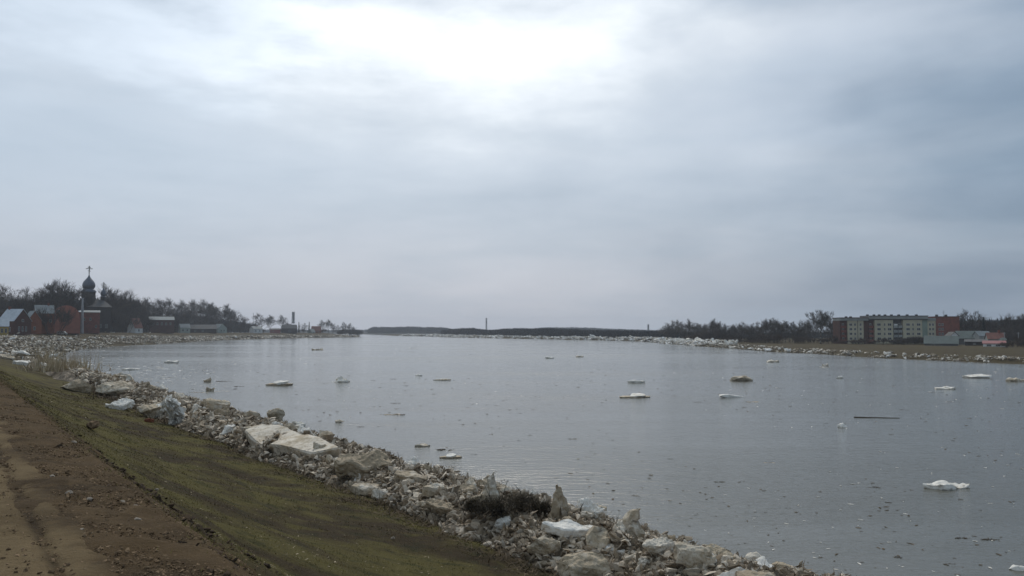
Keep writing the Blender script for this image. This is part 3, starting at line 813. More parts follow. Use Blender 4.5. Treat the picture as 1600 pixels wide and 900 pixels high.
# ---- heaped ice on the other banks
def bank_rubble(name, pts, inland, hmax, N, size, m, label, seed, base=0.2, zpow=1.0, gr=1.06):
    """band of rubble following pts (water edge), reaching inland metres to the left hand side normal"""
    rs = np.random.RandomState(seed)
    pts = np.array(pts); seg = np.linalg.norm(np.diff(pts, axis=0), axis=1); cum = np.concatenate([[0], np.cumsum(seg)])
    def sample(t, u):
        i = np.clip(np.searchsorted(cum, t) - 1, 0, len(seg) - 1)
        f = (t - cum[i]) / seg[i]
        A = pts[i] + (pts[i + 1] - pts[i]) * f[:, None]
        nr = np.stack([-(pts[i + 1] - pts[i])[:, 1], (pts[i + 1] - pts[i])[:, 0]], 1) / seg[i][:, None]
        return A + nr * u[:, None]
    t = rs.uniform(0, cum[-1], N); wl = inland(t / cum[-1])
    u = rs.uniform(0, 1, N) ** 0.9 * wl - 0.5
    Q = sample(t, u)
    dens = fbm(Q[:, 0] / 6, Q[:, 1] / 6, seed=seed)
    keep = dens > gr * 0.45
    Q, u, wl = Q[keep], u[keep], wl[keep]
    g = np.maximum(ground(Q[:, 0], Q[:, 1]), 0)
    bump = np.sin(np.clip(u / wl, 0, 1) * PI) ** 0.7 * hmax * (0.3 + 1.2 * fbm(Q[:, 0] / 7, Q[:, 1] / 7, seed=seed + 5))
    sz = size * rs.uniform(0.35, 1.0, len(Q)) ** 1.5
    P = np.stack([Q[:, 0], Q[:, 1], g + base + bump * rs.uniform(0.55, 1, len(Q))], 1)
    V, Fc = scatter(SHARDS, P, sz, 0.8, seed)
    tag(link_mesh(name, np_mesh(name, V, [Fc]), m), label, 'ice rubble', kind='stuff')
    return sample, cum
NE = [np.array(p) for p in near_edge]
i0 = 11
town_pts = near_edge[12:]           # from the bend to the tip
tl = bank_rubble('ice_rubble', [p for p in town_pts[:7]], lambda f: 24 + 14 * (1 - f), 1.3, 15000, 1.0, M['ice_far_mud'], 'brown and white crushed ice covering the slope below the brick houses', 61)
tl2 = bank_rubble('ice_rubble', [p for p in town_pts[6:]], lambda f: 22 - 4 * f, 1.1, 9000, 1.5, M['ice_far_mud'], 'low heap of dirty ice below the trees on the left point', 62)
rb_near = [right_edge[i] for i in range(9, len(right_edge))] + right_tail[:1]
rbr = bank_rubble('ice_rubble', rb_near, lambda f: 13 - 3 * f, 0.7, 7000, 0.8, M['ice_far_mud'], 'scattered dirty ice rubble along the right bank below the apartment block', 63, gr=1.05)
spit_pts = right_edge[:11]
sp = bank_rubble('ice_rubble', spit_pts, lambda f: 20 + 0 * f, 1.6, 9000, 1.9, M['ice_far'], 'white and brown ice heap along the far spit in mid river', 64)

def bank_blocks(sample, cum, f0, f1, inland, n, sizes, kind, lab, group, seed, zadd=0.3, flat=1.0):
    rr = random.Random(seed)
    for i in range(n):
        t = rr.uniform(f0, f1) * cum[-1]; u = rr.uniform(0.02, 1) * inland
        q = sample(np.array([t]), np.array([u]))[0]
        z = max(g1(*q), 0) + zadd * rr.uniform(0.3, 1.4)
        sc = rr.uniform(*sizes)
        k = kind if isinstance(kind, str) else rr.choice(kind)
        put_ice(rr.choice(PROTO[k]), (q[0], q[1], z), (sc, sc * rr.uniform(0.6, 1), sc * rr.uniform(0.7, 1.3) * flat), (rr.gauss(0, 0.25), rr.gauss(0, 0.25), rr.uniform(0, 6.28)), lab, group)
bank_blocks(*tl, 0, 1, 30, 34, (1.2, 3.0), ['far', 'white'], 'white ice block below the brick houses', 'white ice blocks below the brick houses', 71, 1.5, 0.7)
bank_blocks(*tl2, 0, 1, 16, 22, (1.5, 4.5), ['far', 'white'], 'white ice block below the left tree line', 'white ice blocks below the left tree line', 72, 1.1, 0.6)
bank_blocks(*rbr, 0.0, 0.33, 12, 26, (2.5, 6.5), ['white'], 'bright white ice slab below the right bank trees', 'white ice slabs below the right bank trees', 73, 0.7, 0.8)
bank_blocks(*rbr, 0.33, 1.0, 10, 56, (0.8, 3.2), ['white', 'far'], 'white ice slab below the apartment block', 'white ice slabs below the apartment block', 74, 0.3, 0.65)
bank_blocks(*sp, 0, 0.95, 14, 30, (3.0, 8.0), ['white', 'far'], 'white ice slab on the far spit', 'white ice slabs on the far spit', 75, 1.0, 0.5)

# ------------------------------------------------------------------ floating ice
def floe(px, py, wpx, hpx, kind, label, seed, group=None, cat='ice floe', name='ice_floe', rz=0.0):
    g = at(px, py, 0); k = math.hypot(g[0], g[1]) / F
    L, H = wpx * k, max(hpx * k * 0.8, 0.04)
    root = None
    if kind == 'stack':
        m = slab_mesh('floe', seed, L, L * 0.55, H * 0.45, 4); m.materials.append(M['ice_mud'])
        root = empty(name, (g[0], g[1], -H * 0.1), rz, label, cat, group)
        link_mesh('lower_plate', m, None, root)
        m2 = slab_mesh('floe_top', seed + 1, L * 0.55, L * 0.4, H * 0.5, 4); m2.materials.append(M['ice_white'])
        o2 = link_mesh('upper_plate', m2, None, root); o2.location = (L * 0.08, 0, H * 0.42); o2.rotation_euler = (0.1, -0.12, 0.4)
        return root
    if kind == 'tent':
        m = spire_mesh('floe', seed, L, H * 1.1); m.materials.append(M['ice_white'])
    elif kind == 'heap':
        m = lump_mesh('floe', seed, L, L * 0.6, H, 4); m.materials.append(M['ice_mud'])
    elif kind == 'wheap':
        m = lump_mesh('floe', seed, L, L * 0.6, H, 4); m.materials.append(M['ice_white'])
    elif kind == 'dark':
        rs_ = np.random.RandomState(seed); n_ = 26
        u_ = rs_.uniform(-1, 1, n_)
        P_ = np.stack([u_ * L * 0.42, rs_.normal(0, 0.16, n_) * L * (1.1 - np.abs(u_)), np.full(n_, H * 0.25)], 1)
        V_, F_ = scatter([(v * np.array([1.3, 0.5, 0.25]), f) for v, f in SHARDS], P_, L * rs_.uniform(0.04, 0.16, n_), 0.12, seed)
        V_[:, 2] = np.minimum(V_[:, 2], H)
        m = np_mesh('floe', V_, [F_]); m.materials.append(M['stick'])
    elif kind == 'brown':
        rs_ = np.random.RandomState(seed); n_ = 22
        u_ = rs_.uniform(-1, 1, n_)
        P_ = np.stack([u_ * L * 0.40, rs_.normal(0, 0.10, n_) * L * (1.1 - np.abs(u_)), np.full(n_, H * 0.15)], 1)
        V_, F_ = scatter([(v * np.array([1.3, 0.8, 0.30]), f) for v, f in SHARDS], P_, L * rs_.uniform(0.07, 0.20, n_), 0.10, seed)
        V_[:, 2] = np.clip(V_[:, 2], -H * 0.4, H * rs_.uniform(0.6, 1.0, len(V_)))
        m = np_mesh('floe', V_, [F_]); m.materials.append(M['ice_far_mud' if L > 2.5 else 'ice_mud'])
    else:
        m = slab_mesh('floe', seed, L, L * 0.5, H * 0.8, 4, 2.3); m.materials.append(M['ice_white' if seed % 2 else 'ice'])
    return put_ice(m, (g[0], g[1], -H * 0.2), 1, (random.uniform(-.04, .04), random.uniform(-.04, .04), rz), label, group, name, cat)
fl = [
 (437, 602, 48, 9, 'stack', 'brown plate with white pieces on top floating beyond the longest slab'),
 (532, 597, 28, 11, 'tent', 'white tent shaped floe right of the brown plate'),
 (325, 597, 13, 7, 'white', 'small tilted white chip floating left of the brown plate'),
 (313, 613, 30, 5, 'brown', 'thin grey floe close to the near ridge'),
 (328, 611, 13, 8, 'white', 'small white block standing on the water beside the thin grey floe'),
 (613, 648, 50, 5, 'brown', 'long flat reddish brown floe in mid channel'),
 (992, 621, 60, 7, 'stack', 'long brown floe with a white cap left of the centre right pair'),
 (1140, 621, 48, 8, 'wheap', 'white floe with upturned ends below the tan heap'),
 (1158, 595, 42, 14, 'heap', 'tan heaped floe, tallest on the open water'),
 (1476, 762, 72, 12, 'white', 'largest pale floe, alone near the right edge'),
 (1315, 667, 15, 8, 'tent', 'tiny white pointed chip right of centre'),
 (995, 598, 32, 5, 'white', 'thin white floe above the long brown floe'),
 (1525, 590, 46, 8, 'wheap', 'white floe near the right shore'),
 (1478, 608, 34, 4, 'white', 'thin white sheet left of the right shore floe'),
 (1588, 596, 26, 6, 'white', 'white floe cut by the right edge of the picture'),
 (1295, 574, 26, 5, 'brown', 'grey floe below the left end of the apartment block'),
 (1312, 591, 13, 6, 'wheap', 'white knob shaped floe below the grey floe'),
 (530, 660, 17, 7, 'heap', 'grey white lump floating beside the near ridge'),
 (660, 697, 30, 4, 'white', 'thin cream floe above the drifting debris'),
 (702, 715, 42, 7, 'stack', 'grey slab with white edge drifting near the ridge'),
 (936, 795, 26, 6, 'white', 'white sliver floating just off the ridge crest'),
 (655, 587, 13, 4, 'white', 'small white block in mid river'),
 (497, 547, 22, 4, 'white', 'white floe just off the left point'),
 (650, 544, 20, 4, 'brown', 'brown and white floe upstream in mid river'),
 (1202, 723, 18, 5, 'brown', 'little grey floe in the open water right of centre'),
 (1592, 890, 30, 9, 'wheap', 'pale floe at the bottom right corner'),
 (1208, 498 + 68, 24, 4, 'white', 'white fleck off the right bank trees'),
 (430, 662 - 70, 10, 3, 'brown', 'thin brown crust behind the brown plate'),
 (690, 594, 30, 3, 'white', 'thin white sheet in mid channel'),
 (860, 560, 18, 3, 'white', 'white fleck in front of the spit'),
 (905, 558, 16, 3, 'white', 'second white fleck in front of the spit, further right'),
 (1176, 601 + 27, 24, 3, 'brown', 'flat tan crust right of the white upturned floe'),
 (1290, 607 - 35, 10, 4, 'white', 'tiny white bit under the big bare tree'),
 (268, 567, 26, 4, 'white', 'pale thin floe in the left bay'),
 (165, 571, 10, 6, 'dark', 'dark clump floating in the left bay'),
 (205, 578, 30, 3, 'white', 'thin broken sheet near the left bay shore'),
 (115, 574, 40, 4, 'white', 'loose white plates by the dry reeds'),
]
for i, (px, py, w, h, k, lab) in enumerate(fl):
    cat = 'ice floe'
    floe(px, py, w, h, k, lab, 200 + i * 3, None, cat, 'ice_floe' if k != 'dark' else 'drift_clump', random.uniform(-0.25, 0.25))
drift = [(350, 596, 24, 3, 'dark raft of reeds right of the small white chip'), (700, 703, 40, 3, 'dark reed raft above the grey slab'), (698, 729, 32, 4, 'dark reed raft below the grey slab'),
         (740, 710, 12, 3, 'small dark clump right of the grey slab'), (895, 686, 17, 3, 'dark clump in the middle of the river'), (828, 680, 9, 2.5, 'tiny dark clump left of mid river'),
         (1124, 753, 18, 3.5, 'dark crooked drift clump in open water'), (1232, 794, 10, 3, 'black drift fragment above the bottom water'), (1550, 843, 30, 5, 'dark leafy clump near the lower right edge'),
         (1505, 841, 24, 5, 'thin brown clump left of the dark leafy one'), (1402, 871, 16, 6, 'dark curled clump near the bottom right'), (1485, 881, 14, 3, 'dark speck at the bottom near the corner floe'),
         (375, 604, 20, 2.5, 'thin reed streak beyond the ridge'), (1048, 717, 9, 3, 'small dark bit right of mid river'), (565, 667, 14, 3, 'dark reeds beside the grey white lump'),
         (618, 658 - 28, 14, 3, 'thin dark streak above the reddish floe'), (992, 780 - 5, 16, 3, 'pair of faint dark clumps above the ridge end'), (1365, 762, 22, 2.5, 'thin stick clump left of the largest pale floe')]
for i, (px, py, w, h, lab) in enumerate(drift):
    floe(px, py, w, h, 'dark', lab, 400 + i * 5, 'rafts of dark drift on the river', 'drift debris', 'drift_clump', random.uniform(-0.3, 0.3))
# floating log
g = at(1370, 653, 0); Lg = 62 * math.hypot(*g[:2]) / F
bm = bmesh.new(); prev = None
for i in range(6):
    tube(bm, (-Lg / 2 + Lg * i / 6, 0.05 * math.sin(i), 0), (-Lg / 2 + Lg * (i + 1) / 6, 0.05 * math.sin(i + 1), 0), 0.07 - 0.007 * i, 0.063 - 0.007 * i, 8)
o = link_mesh('floating_log', bm_mesh('floating_log', bm), M['stick']); o.location = (g[0], g[1], 0.02); o.rotation_euler = (0, 0, -0.12)
tag(o, 'long thin dark log floating right of the river middle', 'log')
# small countless flecks
def flecks(name, m, n, seed, label, smin, smax, left=True):
    rs = np.random.RandomState(seed)
    px = rs.uniform(120, 1600, n); py = 527 + (900 - 527) * rs.uniform(0, 1, n) ** 2.0
    pts = []; sz = []
    X = []; Y = []
    for a, b in zip(px, py):
        q = at(a, b, 0); X.append(q[0]); Y.append(q[1])
    X = np.array(X); Y = np.array(Y)
    d = polyline_dist(X, Y, RIV); ins = inside(X, Y, RIV)
    keep = ins & (d > 1.0) & ((fbm(X / 30, Y / 60, seed=seed) > 0.46))
    X, Y = X[keep], Y[keep]; r = np.hypot(X, Y)
    s = (0.04 + r * 0.0018) * rs.uniform(smin, smax, len(X)) ** 1.3
    V, Fc = scatter([(v * np.array([1, 0.6, 0.16]), f) for v, f in SHARDS], np.stack([X, Y, np.full(len(X), 0.01)], 1), s, 0.03, seed)
    V[:, 2] *= 1.0
    tag(link_mesh(name, np_mesh(name, V, [Fc]), m), label, 'drift debris', kind='stuff')
flecks('drift_flecks', M['straw'], 1900, 81, 'tiny dark flecks of debris scattered over the whole river', 0.4, 1.5)
flecks('ice_flecks', M['ice_white'], 1000, 82, 'tiny white flecks of ice scattered over the whole river', 0.3, 1.3)
def bay_plates():
    rs = np.random.RandomState(9); n = 900
    px = 100 + 260 * rs.uniform(0, 1, n) ** 1.5; py = rs.uniform(538, 612, n)
    Q = np.array([at(a, b, 0) for a, b in zip(px, py)])
    d = polyline_dist(Q[:, 0], Q[:, 1], near_edge, False); ins = inside(Q[:, 0], Q[:, 1], RIV)
    keep = ins & (d < 6 + 25 * rs.uniform(0, 1, n) ** 2 * smooth(Q[:, 1], 90, 180)) & (d > 0.4)
    Q = Q[keep]; s = rs.uniform(0.2, 1.0, len(Q)) * (0.3 + Q[:, 1] / 300)
    V, Fc = scatter([(v * np.array([1, 0.7, 0.15]), f) for v, f in SHARDS], Q, s, 0.05, 91)
    tag(link_mesh('brash_ice', np_mesh('brash_ice', V, [Fc]), M['ice_far']), 'loose thin ice plates along the edge of the left bay', 'brash ice', kind='stuff')
bay_plates()

# ------------------------------------------------------------------ grass, stones
def grass():
    rs = np.random.RandomState(17); N = 420000
    s = 3.0 * np.exp(rs.uniform(0, 1, N) ** 0.8 * math.log(90 / 3.0)) - 1
    p = np.where(rs.rand(N) < 0.06, 2.4 - np.abs(rs.normal(0, 0.45, N)), rs.uniform(1.9, 14.4, N))
    x = p * NRM[0] + s * DIR[0]; y = p * NRM[1] + s * DIR[1]
    cl = fbm(x / 0.30, y / 0.30, seed=52); big = fbm(x / 1.7, y / 1.7, seed=53)
    keep = ((y > 4) & (np.abs(x / np.maximum(y, 1)) < 0.75)) & (rs.uniform(0, 1, N) < (cl - 0.25) * 2.2 * (0.3 + big))
    x, y, p, cl = x[keep], y[keep], p[keep], cl[keep]
    r = np.hypot(x, y); z = ground(x, y) - 0.008 + np.where(p < 2.15, 0.045, 0)
    hgt = (0.020 + 0.07 * rs.uniform(0, 1, len(x)) ** 2 * cl + 0.05 * smooth(p, 11, 14)) * (1 + r / 60)
    V, Fc = blades(np.stack([x, y, z], 1), hgt, 0.0035 + 0.00030 * r, 18, up=0.55)
    tag(link_mesh('grass', np_mesh('grass', V, [Fc]), M['blade']), 'short dull green and brown grass on the embankment slope', 'grass', kind='stuff')
grass()
def litter():
    rs = np.random.RandomState(27); N = 5000
    s = 3.0 * np.exp(rs.uniform(0, 1, N) * math.log(80 / 3.0)) - 1
    p = rs.uniform(2.2, 14.2, N); x = p * NRM[0] + s * DIR[0]; y = p * NRM[1] + s * DIR[1]
    keep = fbm(x / 1.2, y / 1.2, seed=58) > 0.48
    x, y, s = x[keep], y[keep], s[keep]
    V, Fc = scatter([(v * np.array([1, 0.5, 0.2]), f) for v, f in SHARDS], np.stack([x, y, ground(x, y) + 0.02], 1), (0.010 + 0.022 * rs.power(0.4, len(x))) * (1 + s / 30), 0.4, 28)
    tag(link_mesh('leaf_litter', np_mesh('leaf_litter', V, [Fc]), M['reed']), 'pale dead leaves and straw bits scattered over the embankment grass', 'leaf litter', kind='stuff')
litter()
def gravel():
    rs = np.random.RandomState(19); N = 42000
    s = 3.0 * np.exp(rs.uniform(0, 1, N) * math.log(60 / 3.0)) - 1
    p = np.where(rs.rand(N) < 0.8, rs.normal(1.45, 0.45, N), rs.uniform(-3, 3.2, N))
    x = p * NRM[0] + s * DIR[0]; y = p * NRM[1] + s * DIR[1]
    z = ground(x, y) + np.where((p > 0.6) & (p < 2.2), 0.045, np.where(p <= 0.9, 0.058, 0.0))
    size = (0.005 + 0.018 * rs.power(0.3, N)) * (1 + s / 40)
    V, Fc = scatter([(v * np.array([1, 1, 1.3]), f) for v, f in SHARDS], np.stack([x, y, z], 1), size, 0.5, 20)
    tag(link_mesh('gravel', np_mesh('gravel', V, [Fc]), M['stone']), 'loose brown gravel strewn along the edge of the dirt road', 'gravel', kind='stuff')
    N = 5200
    s = 3.0 * np.exp(rs.uniform(0, 1, N) * math.log(40 / 3.0)) - 1
    p = rs.normal(2.15, 0.30, N)
    x = p * NRM[0] + s * DIR[0]; y = p * NRM[1] + s * DIR[1]
    keep = fbm(x / 0.8, y / 0.8, seed=55) > 0.5
    x, y, s = x[keep], y[keep], s[keep]
    size = (0.015 + 0.06 * rs.power(0.4, len(x))) * np.where(s < 14, 1.25, 1)
    V, Fc = scatter(SHARDS, np.stack([x, y, ground(x, y) + size * 0.3], 1), size, 0.7, 22)
    tag(link_mesh('earth_clods', np_mesh('earth_clods', V, [Fc]), M['clod']), 'dark crumbly clods of earth along the lip of the embankment', 'earth clods', kind='stuff')
gravel()
stones = [(108, 774, 10, 'pale stone on the gravel edge near the dirt road'), (140, 784, 9, 'second pale stone beside the dirt road, further right'), (190, 787, 9, 'buff stone at the gravel edge left of the dark clods'),
          (212, 793, 8, 'grey stone touching the dark clods'), (145, 836, 8, 'round pale stone low on the gravel'), (154, 809, 5, 'small white pebble on the gravel'), (128, 831, 10, 'flat stone sunk in the gravel'),
          (245, 766, 6, 'white pebble on the grass right of the dark clods'), (145, 671, 18, 'brown rock lying alone on the upper grass'), (116, 693, 8, 'small pale stone on the grass near the dark slope'),
          (82, 748, 8, 'light stone high on the gravel strip'), (213, 816, 12, 'tan stone among the dark clods'), (614, 843, 6, 'lone pale pebble in the lower grass')]
for i, (px, py, w, lab) in enumerate(stones):
    g = hit(px, py, 0.03); k = math.hypot(g[0], g[1], HC - g[2]) / F
    m = lump_mesh('stone', 500 + i, w * k * 1.2, w * k, w * k * 0.7, 2, 0.5); m.materials.append(M['stone'] if 'brown' in lab else M['stone_pale'])
    o = link_mesh('stone', m, None); o.location = (g[0], g[1], g[2] - 0.01)
    tag(o, lab, 'stone', 'stones on the embankment')

# ------------------------------------------------------------------ vegetation
class Br:
    """collects thin 3-sided twigs"""
    def __init__(s): s.V = []; s.F = []
    def seg(s, a, b, r0, r1):
        d = b - a; l = d.length
        if l < 1e-5: return
        d /= l; u = d.orthogonal(); u.normalize(); w = d.cross(u); k = len(s.V)
        for c, r in ((a, r0), (b, r1)):
            for i in range(3):
                an = 2 * PI * i / 3; s.V.append(c + u * (math.cos(an) * r) + w * (math.sin(an) * r))
        for i in range(3): s.F.append((k + i, k + (i + 1) % 3, k + 3 + (i + 1) % 3, k + 3 + i))
    def mesh(s, name):
        return np_mesh(name, np.array([v[:] for v in s.V]), [np.array(s.F)])
def grow(br, rnd, a, d, l, r, lev, up, spread, tw):
    n = 2; p = a.copy(); dd = d.copy(); pts = [p.copy()]
    for i in range(n):
        dd = (dd + Vector((rnd.gauss(0, .12), rnd.gauss(0, .12), rnd.gauss(0, .08) + up * 0.12))).normalized()
        q = p + dd * (l / n); br.seg(p, q, r * (1 - 0.3 * i / n), r * (1 - 0.3 * (i + 1) / n)); p = q; pts.append(p.copy())
    if lev == 0: return
    k = rnd.choice((3, 4, 4)) if lev > 1 else tw
    for j in range(k):
        f = 0.35 + 0.65 * (j + rnd.random()) / k
        base = pts[0].lerp(pts[-1], min(f, 1.0)) if f < 1 else pts[-1]
        seg = 0 if f < 0.5 else 1
        base = pts[seg].lerp(pts[seg + 1], (f - 0.5 * seg) / 0.5 if f < 1 else 1)
        ax = Vector((rnd.gauss(0, 1), rnd.gauss(0, 1), rnd.gauss(0, 0.5))).normalized()
        nd = (dd + ax * spread + Vector((0, 0, up * 0.35))).normalized()
        grow(br, rnd, base, nd, l * rnd.uniform(0.58, 0.86), max(r * 0.55, tw_min), lev - 1, up, spread, tw)
tw_min = 0.022
def bare_tree(seed, H, trunkf=0.28, spread=0.7, up=0.7, lim=6, lev=4, tw=4, r0=None, tm=0.022):
    global tw_min
    tw_min = tm
    rnd = random.Random(seed)
    r0 = r0 or H * 0.016
    tr = Br(); cr = Br()
    p = Vector((0, 0, -0.3)); n = 5; path = [p.copy()]
    th = H * 0.62
    dirv = Vector((rnd.gauss(0, .05), rnd.gauss(0, .05), 1)).normalized()
    bm = bmesh.new()
    for i in range(n):
        q = p + dirv * (th / n); tube(bm, p, q, r0 * (1 - 0.75 * i / n), r0 * (1 - 0.75 * (i + 1) / n), 7); p = q; path.append(p.copy())
        dirv = (dirv + Vector((rnd.gauss(0, .07), rnd.gauss(0, .07), 0))).normalized()
    tm_ = bm_mesh('trunk', bm, True)
    lim += 3
    for j in range(lim):
        f = trunkf / 0.62 + (1 - trunkf / 0.62) * (j + 0.5 * rnd.random()) / lim
        k = min(int(f * n), n - 1); base = path[k].lerp(path[k + 1], f * n - k)
        a = j * 2.4 + rnd.uniform(-.4, .4)
        d = (Vector((math.cos(a), math.sin(a), 0)) * spread + Vector((0, 0, up + 0.4 * f))).normalized()
        grow(cr, rnd, base, d, H * 0.26 * rnd.uniform(0.8, 1.15) * (1.2 - 0.45 * f), r0 * 0.40, lev if j % 3 else lev - 1, up * 0.8, spread * 0.9, tw)
    grow(cr, rnd, path[-1], Vector((0, 0, 1)), H * 0.2, r0 * 0.3, lev, up, spread * 0.8, tw)
    cm = cr.mesh('crown')
    zmax = max(v.co.z for v in cm.vertices)
    for m in (tm_, cm):
        for v in m.vertices: v.co = v.co * (H / zmax)
    return tm_, cm
def bare_bush(seed, H, Wd, stems=9, lev=3, tm=0.02):
    global tw_min
    tw_min = tm
    rnd = random.Random(seed); cr = Br()
    for j in range(stems):
        a = rnd.uniform(0, 2 * PI); rr = rnd.random() * Wd * 0.35
        d = (Vector((math.cos(a), math.sin(a), 0)) * rnd.uniform(0.1, 0.7) + Vector((0, 0, 1))).normalized()
        grow(cr, rnd, Vector((math.cos(a) * rr, math.sin(a) * rr, -0.1)), d, H * 0.42, 0.05, lev, 0.5, 0.65, 5)
    m = cr.mesh('bush'); z = np.percentile([v.co.z for v in m.vertices], 99.5)
    for v in m.vertices: v.co = v.co * (H / z)
    return m
TREES = []
spec = [(11, .16, .85, .55, 5), (12, .2, .7, .7, 5), (13, .13, .9, .45, 6), (14, .22, .65, .75, 5), (15, .17, 1.0, .4, 6), (16, .10, .75, .6, 6)]
for sd_, tf, spd, up, lim in spec:
    TREES.append(bare_tree(sd_, 16.0, tf, spd, up, lim, 4, 4, None, 0.024))
TALL = bare_tree(31, 20.0, 0.30, 0.55, 1.0, 7, 4, 5, None, 0.03)
BUSHES = [bare_bush(51 + i, 5.0, 5.0, 10, 3, 0.026) for i in range(4)]
DENSE = [bare_bush(71 + i, 9.0, 6.0, 13, 3, 0.034) for i in range(3)]
first = {}
for i, (a, b) in enumerate(TREES): a.materials.append(M['bark']); b.materials.append(M['twig'])
TALL[0].materials.append(M['twig_pale']); TALL[1].materials.append(M['twig_pale'])
for b in BUSHES: b.materials.append(M['twig_red'])
for b in DENSE: b.materials.append(M['twig'])
PROTS = {}
def place_tree(k, x, y, H, label, group, base=16.0, wide=1.0, name='bare_tree'):
    z = g1(x, y)
    if k in PROTS: o = dup(PROTS[k])
    else:
        pair = TALL if k == 'tall' else TREES[k]
        o = empty(name, (0, 0, 0)); link_mesh('trunk', pair[0], None, o); link_mesh('crown', pair[1], None, o); PROTS[k] = o
    s = H / base
    o.location = (x, y, z); o.scale = (s * wide, s * wide, s); o.rotation_euler = (0, 0, random.uniform(0, 6.28))
    tag(o, label, 'tree', group); return o
def place_bush(lst, x, y, H, base, wide, label, group, name='bare_bush', cat='bush'):
    z = g1(x, y); o = bpy.data.objects.new(name, random.choice(lst)); COL.objects.link(o)
    s = H / base; o.location = (x, y, z); o.scale = (s * wide, s * wide, s); o.rotation_euler = (0, 0, random.uniform(0, 6.28))
    return tag(o, label, cat, group)

LPX = [-30, 0, 50, 100, 140, 180, 211, 252, 300, 343, 400, 430, 458, 494, 570]
LD = [350, 370, 420, 460, 500, 545, 600, 670, 755, 820, 885, 930, 965, 1020, 1090]
def DL(px): return float(np.interp(px, LPX, LD))
def DR(px): return float(np.interp(px, [1040, 1090, 1150, 1200, 1320], [600, 500, 455, 440, 420]))
def row(specs, where, group, dist_f):
    """specs: (px, toprow, [k]) trees seen at column px with their top at row"""
    n = len(specs)
    for i, sp_ in enumerate(specs):
        px, top = sp_[0], sp_[1]; dist = dist_f(px) + random.uniform(-12, 12)
        if len(sp_) > 2 and isinstance(sp_[2], (int, float)): dist = sp_[2]
        x = col_at(px, dist); z = g1(x, dist); H = zrow(top - (4.5 * random.random() if px > 1000 else 1), dist) - z
        size = 'tall' if H > 17 else ('small' if H < 10 else 'medium')
        pos = ORD[i] if i < len(ORD) else 'later'
        k = random.randrange(len(TREES))
        place_tree(k, x, dist, H, f'{size} bare tree, {pos} from the left {where}', group, wide=random.uniform(1.0, 1.5))
row([(2, 446), (16, 443), (30, 447), (42, 452), (56, 446)], 'behind the leftmost brick houses', 'trees behind the left houses', lambda p: DL(p) + 75)
row([(68, 440), (80, 436), (92, 434), (102, 437), (113, 446), (122, 452)], 'left of the big onion dome', 'trees left of the onion dome', lambda p: DL(p) + 50)
row([(152, 462), (170, 444), (181, 451), (192, 452), (203, 450), (212, 462), (165, 458), (197, 462)], 'right of the small onion dome', 'trees right of the onion domes', lambda p: DL(p) + 45)
row([(223, 464), (234, 468), (246, 464), (257, 466), (266, 465), (274, 474), (284, 468), (294, 467), (304, 468), (314, 467), (322, 470), (330, 472), (340, 475), (347, 474), (357, 478), (366, 484), (376, 489), (384, 498)],
    'in the long row on the left bank', 'trees in the long row on the left bank', lambda p: DL(p) + 55)
row([(409, 489), (401, 500), (422, 492), (443, 492), (449, 500), (475, 505), (505, 500), (513, 499), (520, 504), (527, 508), (539, 503), (546, 505), (553, 512), (496, 508)],
    'among the small houses on the left point', 'trees on the left point', lambda p: DL(p) + 45)
row([(1046, 507), (1056, 500), (1066, 502), (1079, 500), (1090, 508), (1099, 508), (1107, 502), (1116, 500), (1124, 504), (1134, 508), (1144, 507), (1154, 505), (1163, 507), (1172, 506)],
    'at the bend of the right bank', 'trees at the bend of the right bank', lambda p: DR(p) + 25)
row([(1181, 502), (1190, 505), (1199, 501), (1208, 501), (1217, 503), (1227, 502), (1238, 504), (1250, 506), (1256, 501), (1266, 500), (1300, 496), (1310, 500)],
    'left of the apartment block on the right bank', 'trees left of the apartment block', lambda p: DR(p) + 15)
row([(1041, 514), (1050, 506), (1061, 499), (1073, 505), (1084, 506), (1094, 512), (1103, 507), (1112, 504), (1121, 508), (1130, 512), (1140, 510), (1148, 508), (1159, 503), (1168, 509), (1177, 511)],
    'in the back row at the bank bend', 'back row trees at the bend of the right bank', lambda p: DR(p) + 60)
row([(1186, 508), (1195, 503), (1204, 499), (1213, 507), (1222, 505), (1233, 500), (1243, 509), (1253, 508), (1261, 505), (1272, 499), (1292, 494), (1305, 501)],
    'in the back row left of the apartments', 'back row trees left of the apartment block', lambda p: DR(p) + 45)
x = col_at(1282, 400); place_tree('tall', x, 400, zrow(482, 400) - g1(x, 400), 'tallest bare tree with pale limbs, left of the apartment block', None, 20.0, 1.9)
row([(1501, 496), (1508, 492), (1515, 485), (1522, 488), (1530, 497), (1538, 498), (1549, 500), (1557, 500), (1567, 494), (1576, 492), (1584, 494), (1595, 489), (1602, 490), (1612, 492)],
    'behind the sheds right of the apartment block', 'trees right of the apartment block', lambda p: 430)

def bushes(pxs, dist, tops, lst, base, where, group, n, name='bare_bush'):
    for i in range(n):
        px = random.uniform(*pxs)
        d = dist(px) + random.uniform(-12, 12) if callable(dist) else random.uniform(*dist)
        x = col_at(px, d); tp = tops(px) if callable(tops) else random.uniform(*tops)
        H = max((zrow(tp, d) - g1(x, d)) * random.uniform(0.6, 1.0), 1.2)
        place_bush(lst, x, d, H, base, random.uniform(0.9, 1.5) * min(1.6, max(1, 5 / H)), f'leafless bush {where}', group, name)
bushes((1040, 1130), lambda p: DR(p) + 12, (508, 518), DENSE, 9, 'at the right bank bend', 'bushes at the bend of the right bank', 10)
bushes((1130, 1310), lambda p: DR(p) + 5, (512, 524), DENSE, 9, 'under the trees left of the apartment block', 'bushes left of the apartment block', 12)
bushes((1040, 1310), lambda p: DR(p) - 12, (520, 530), BUSHES, 5, 'fringing the right bank thicket', 'low fringe bushes on the right bank', 30)
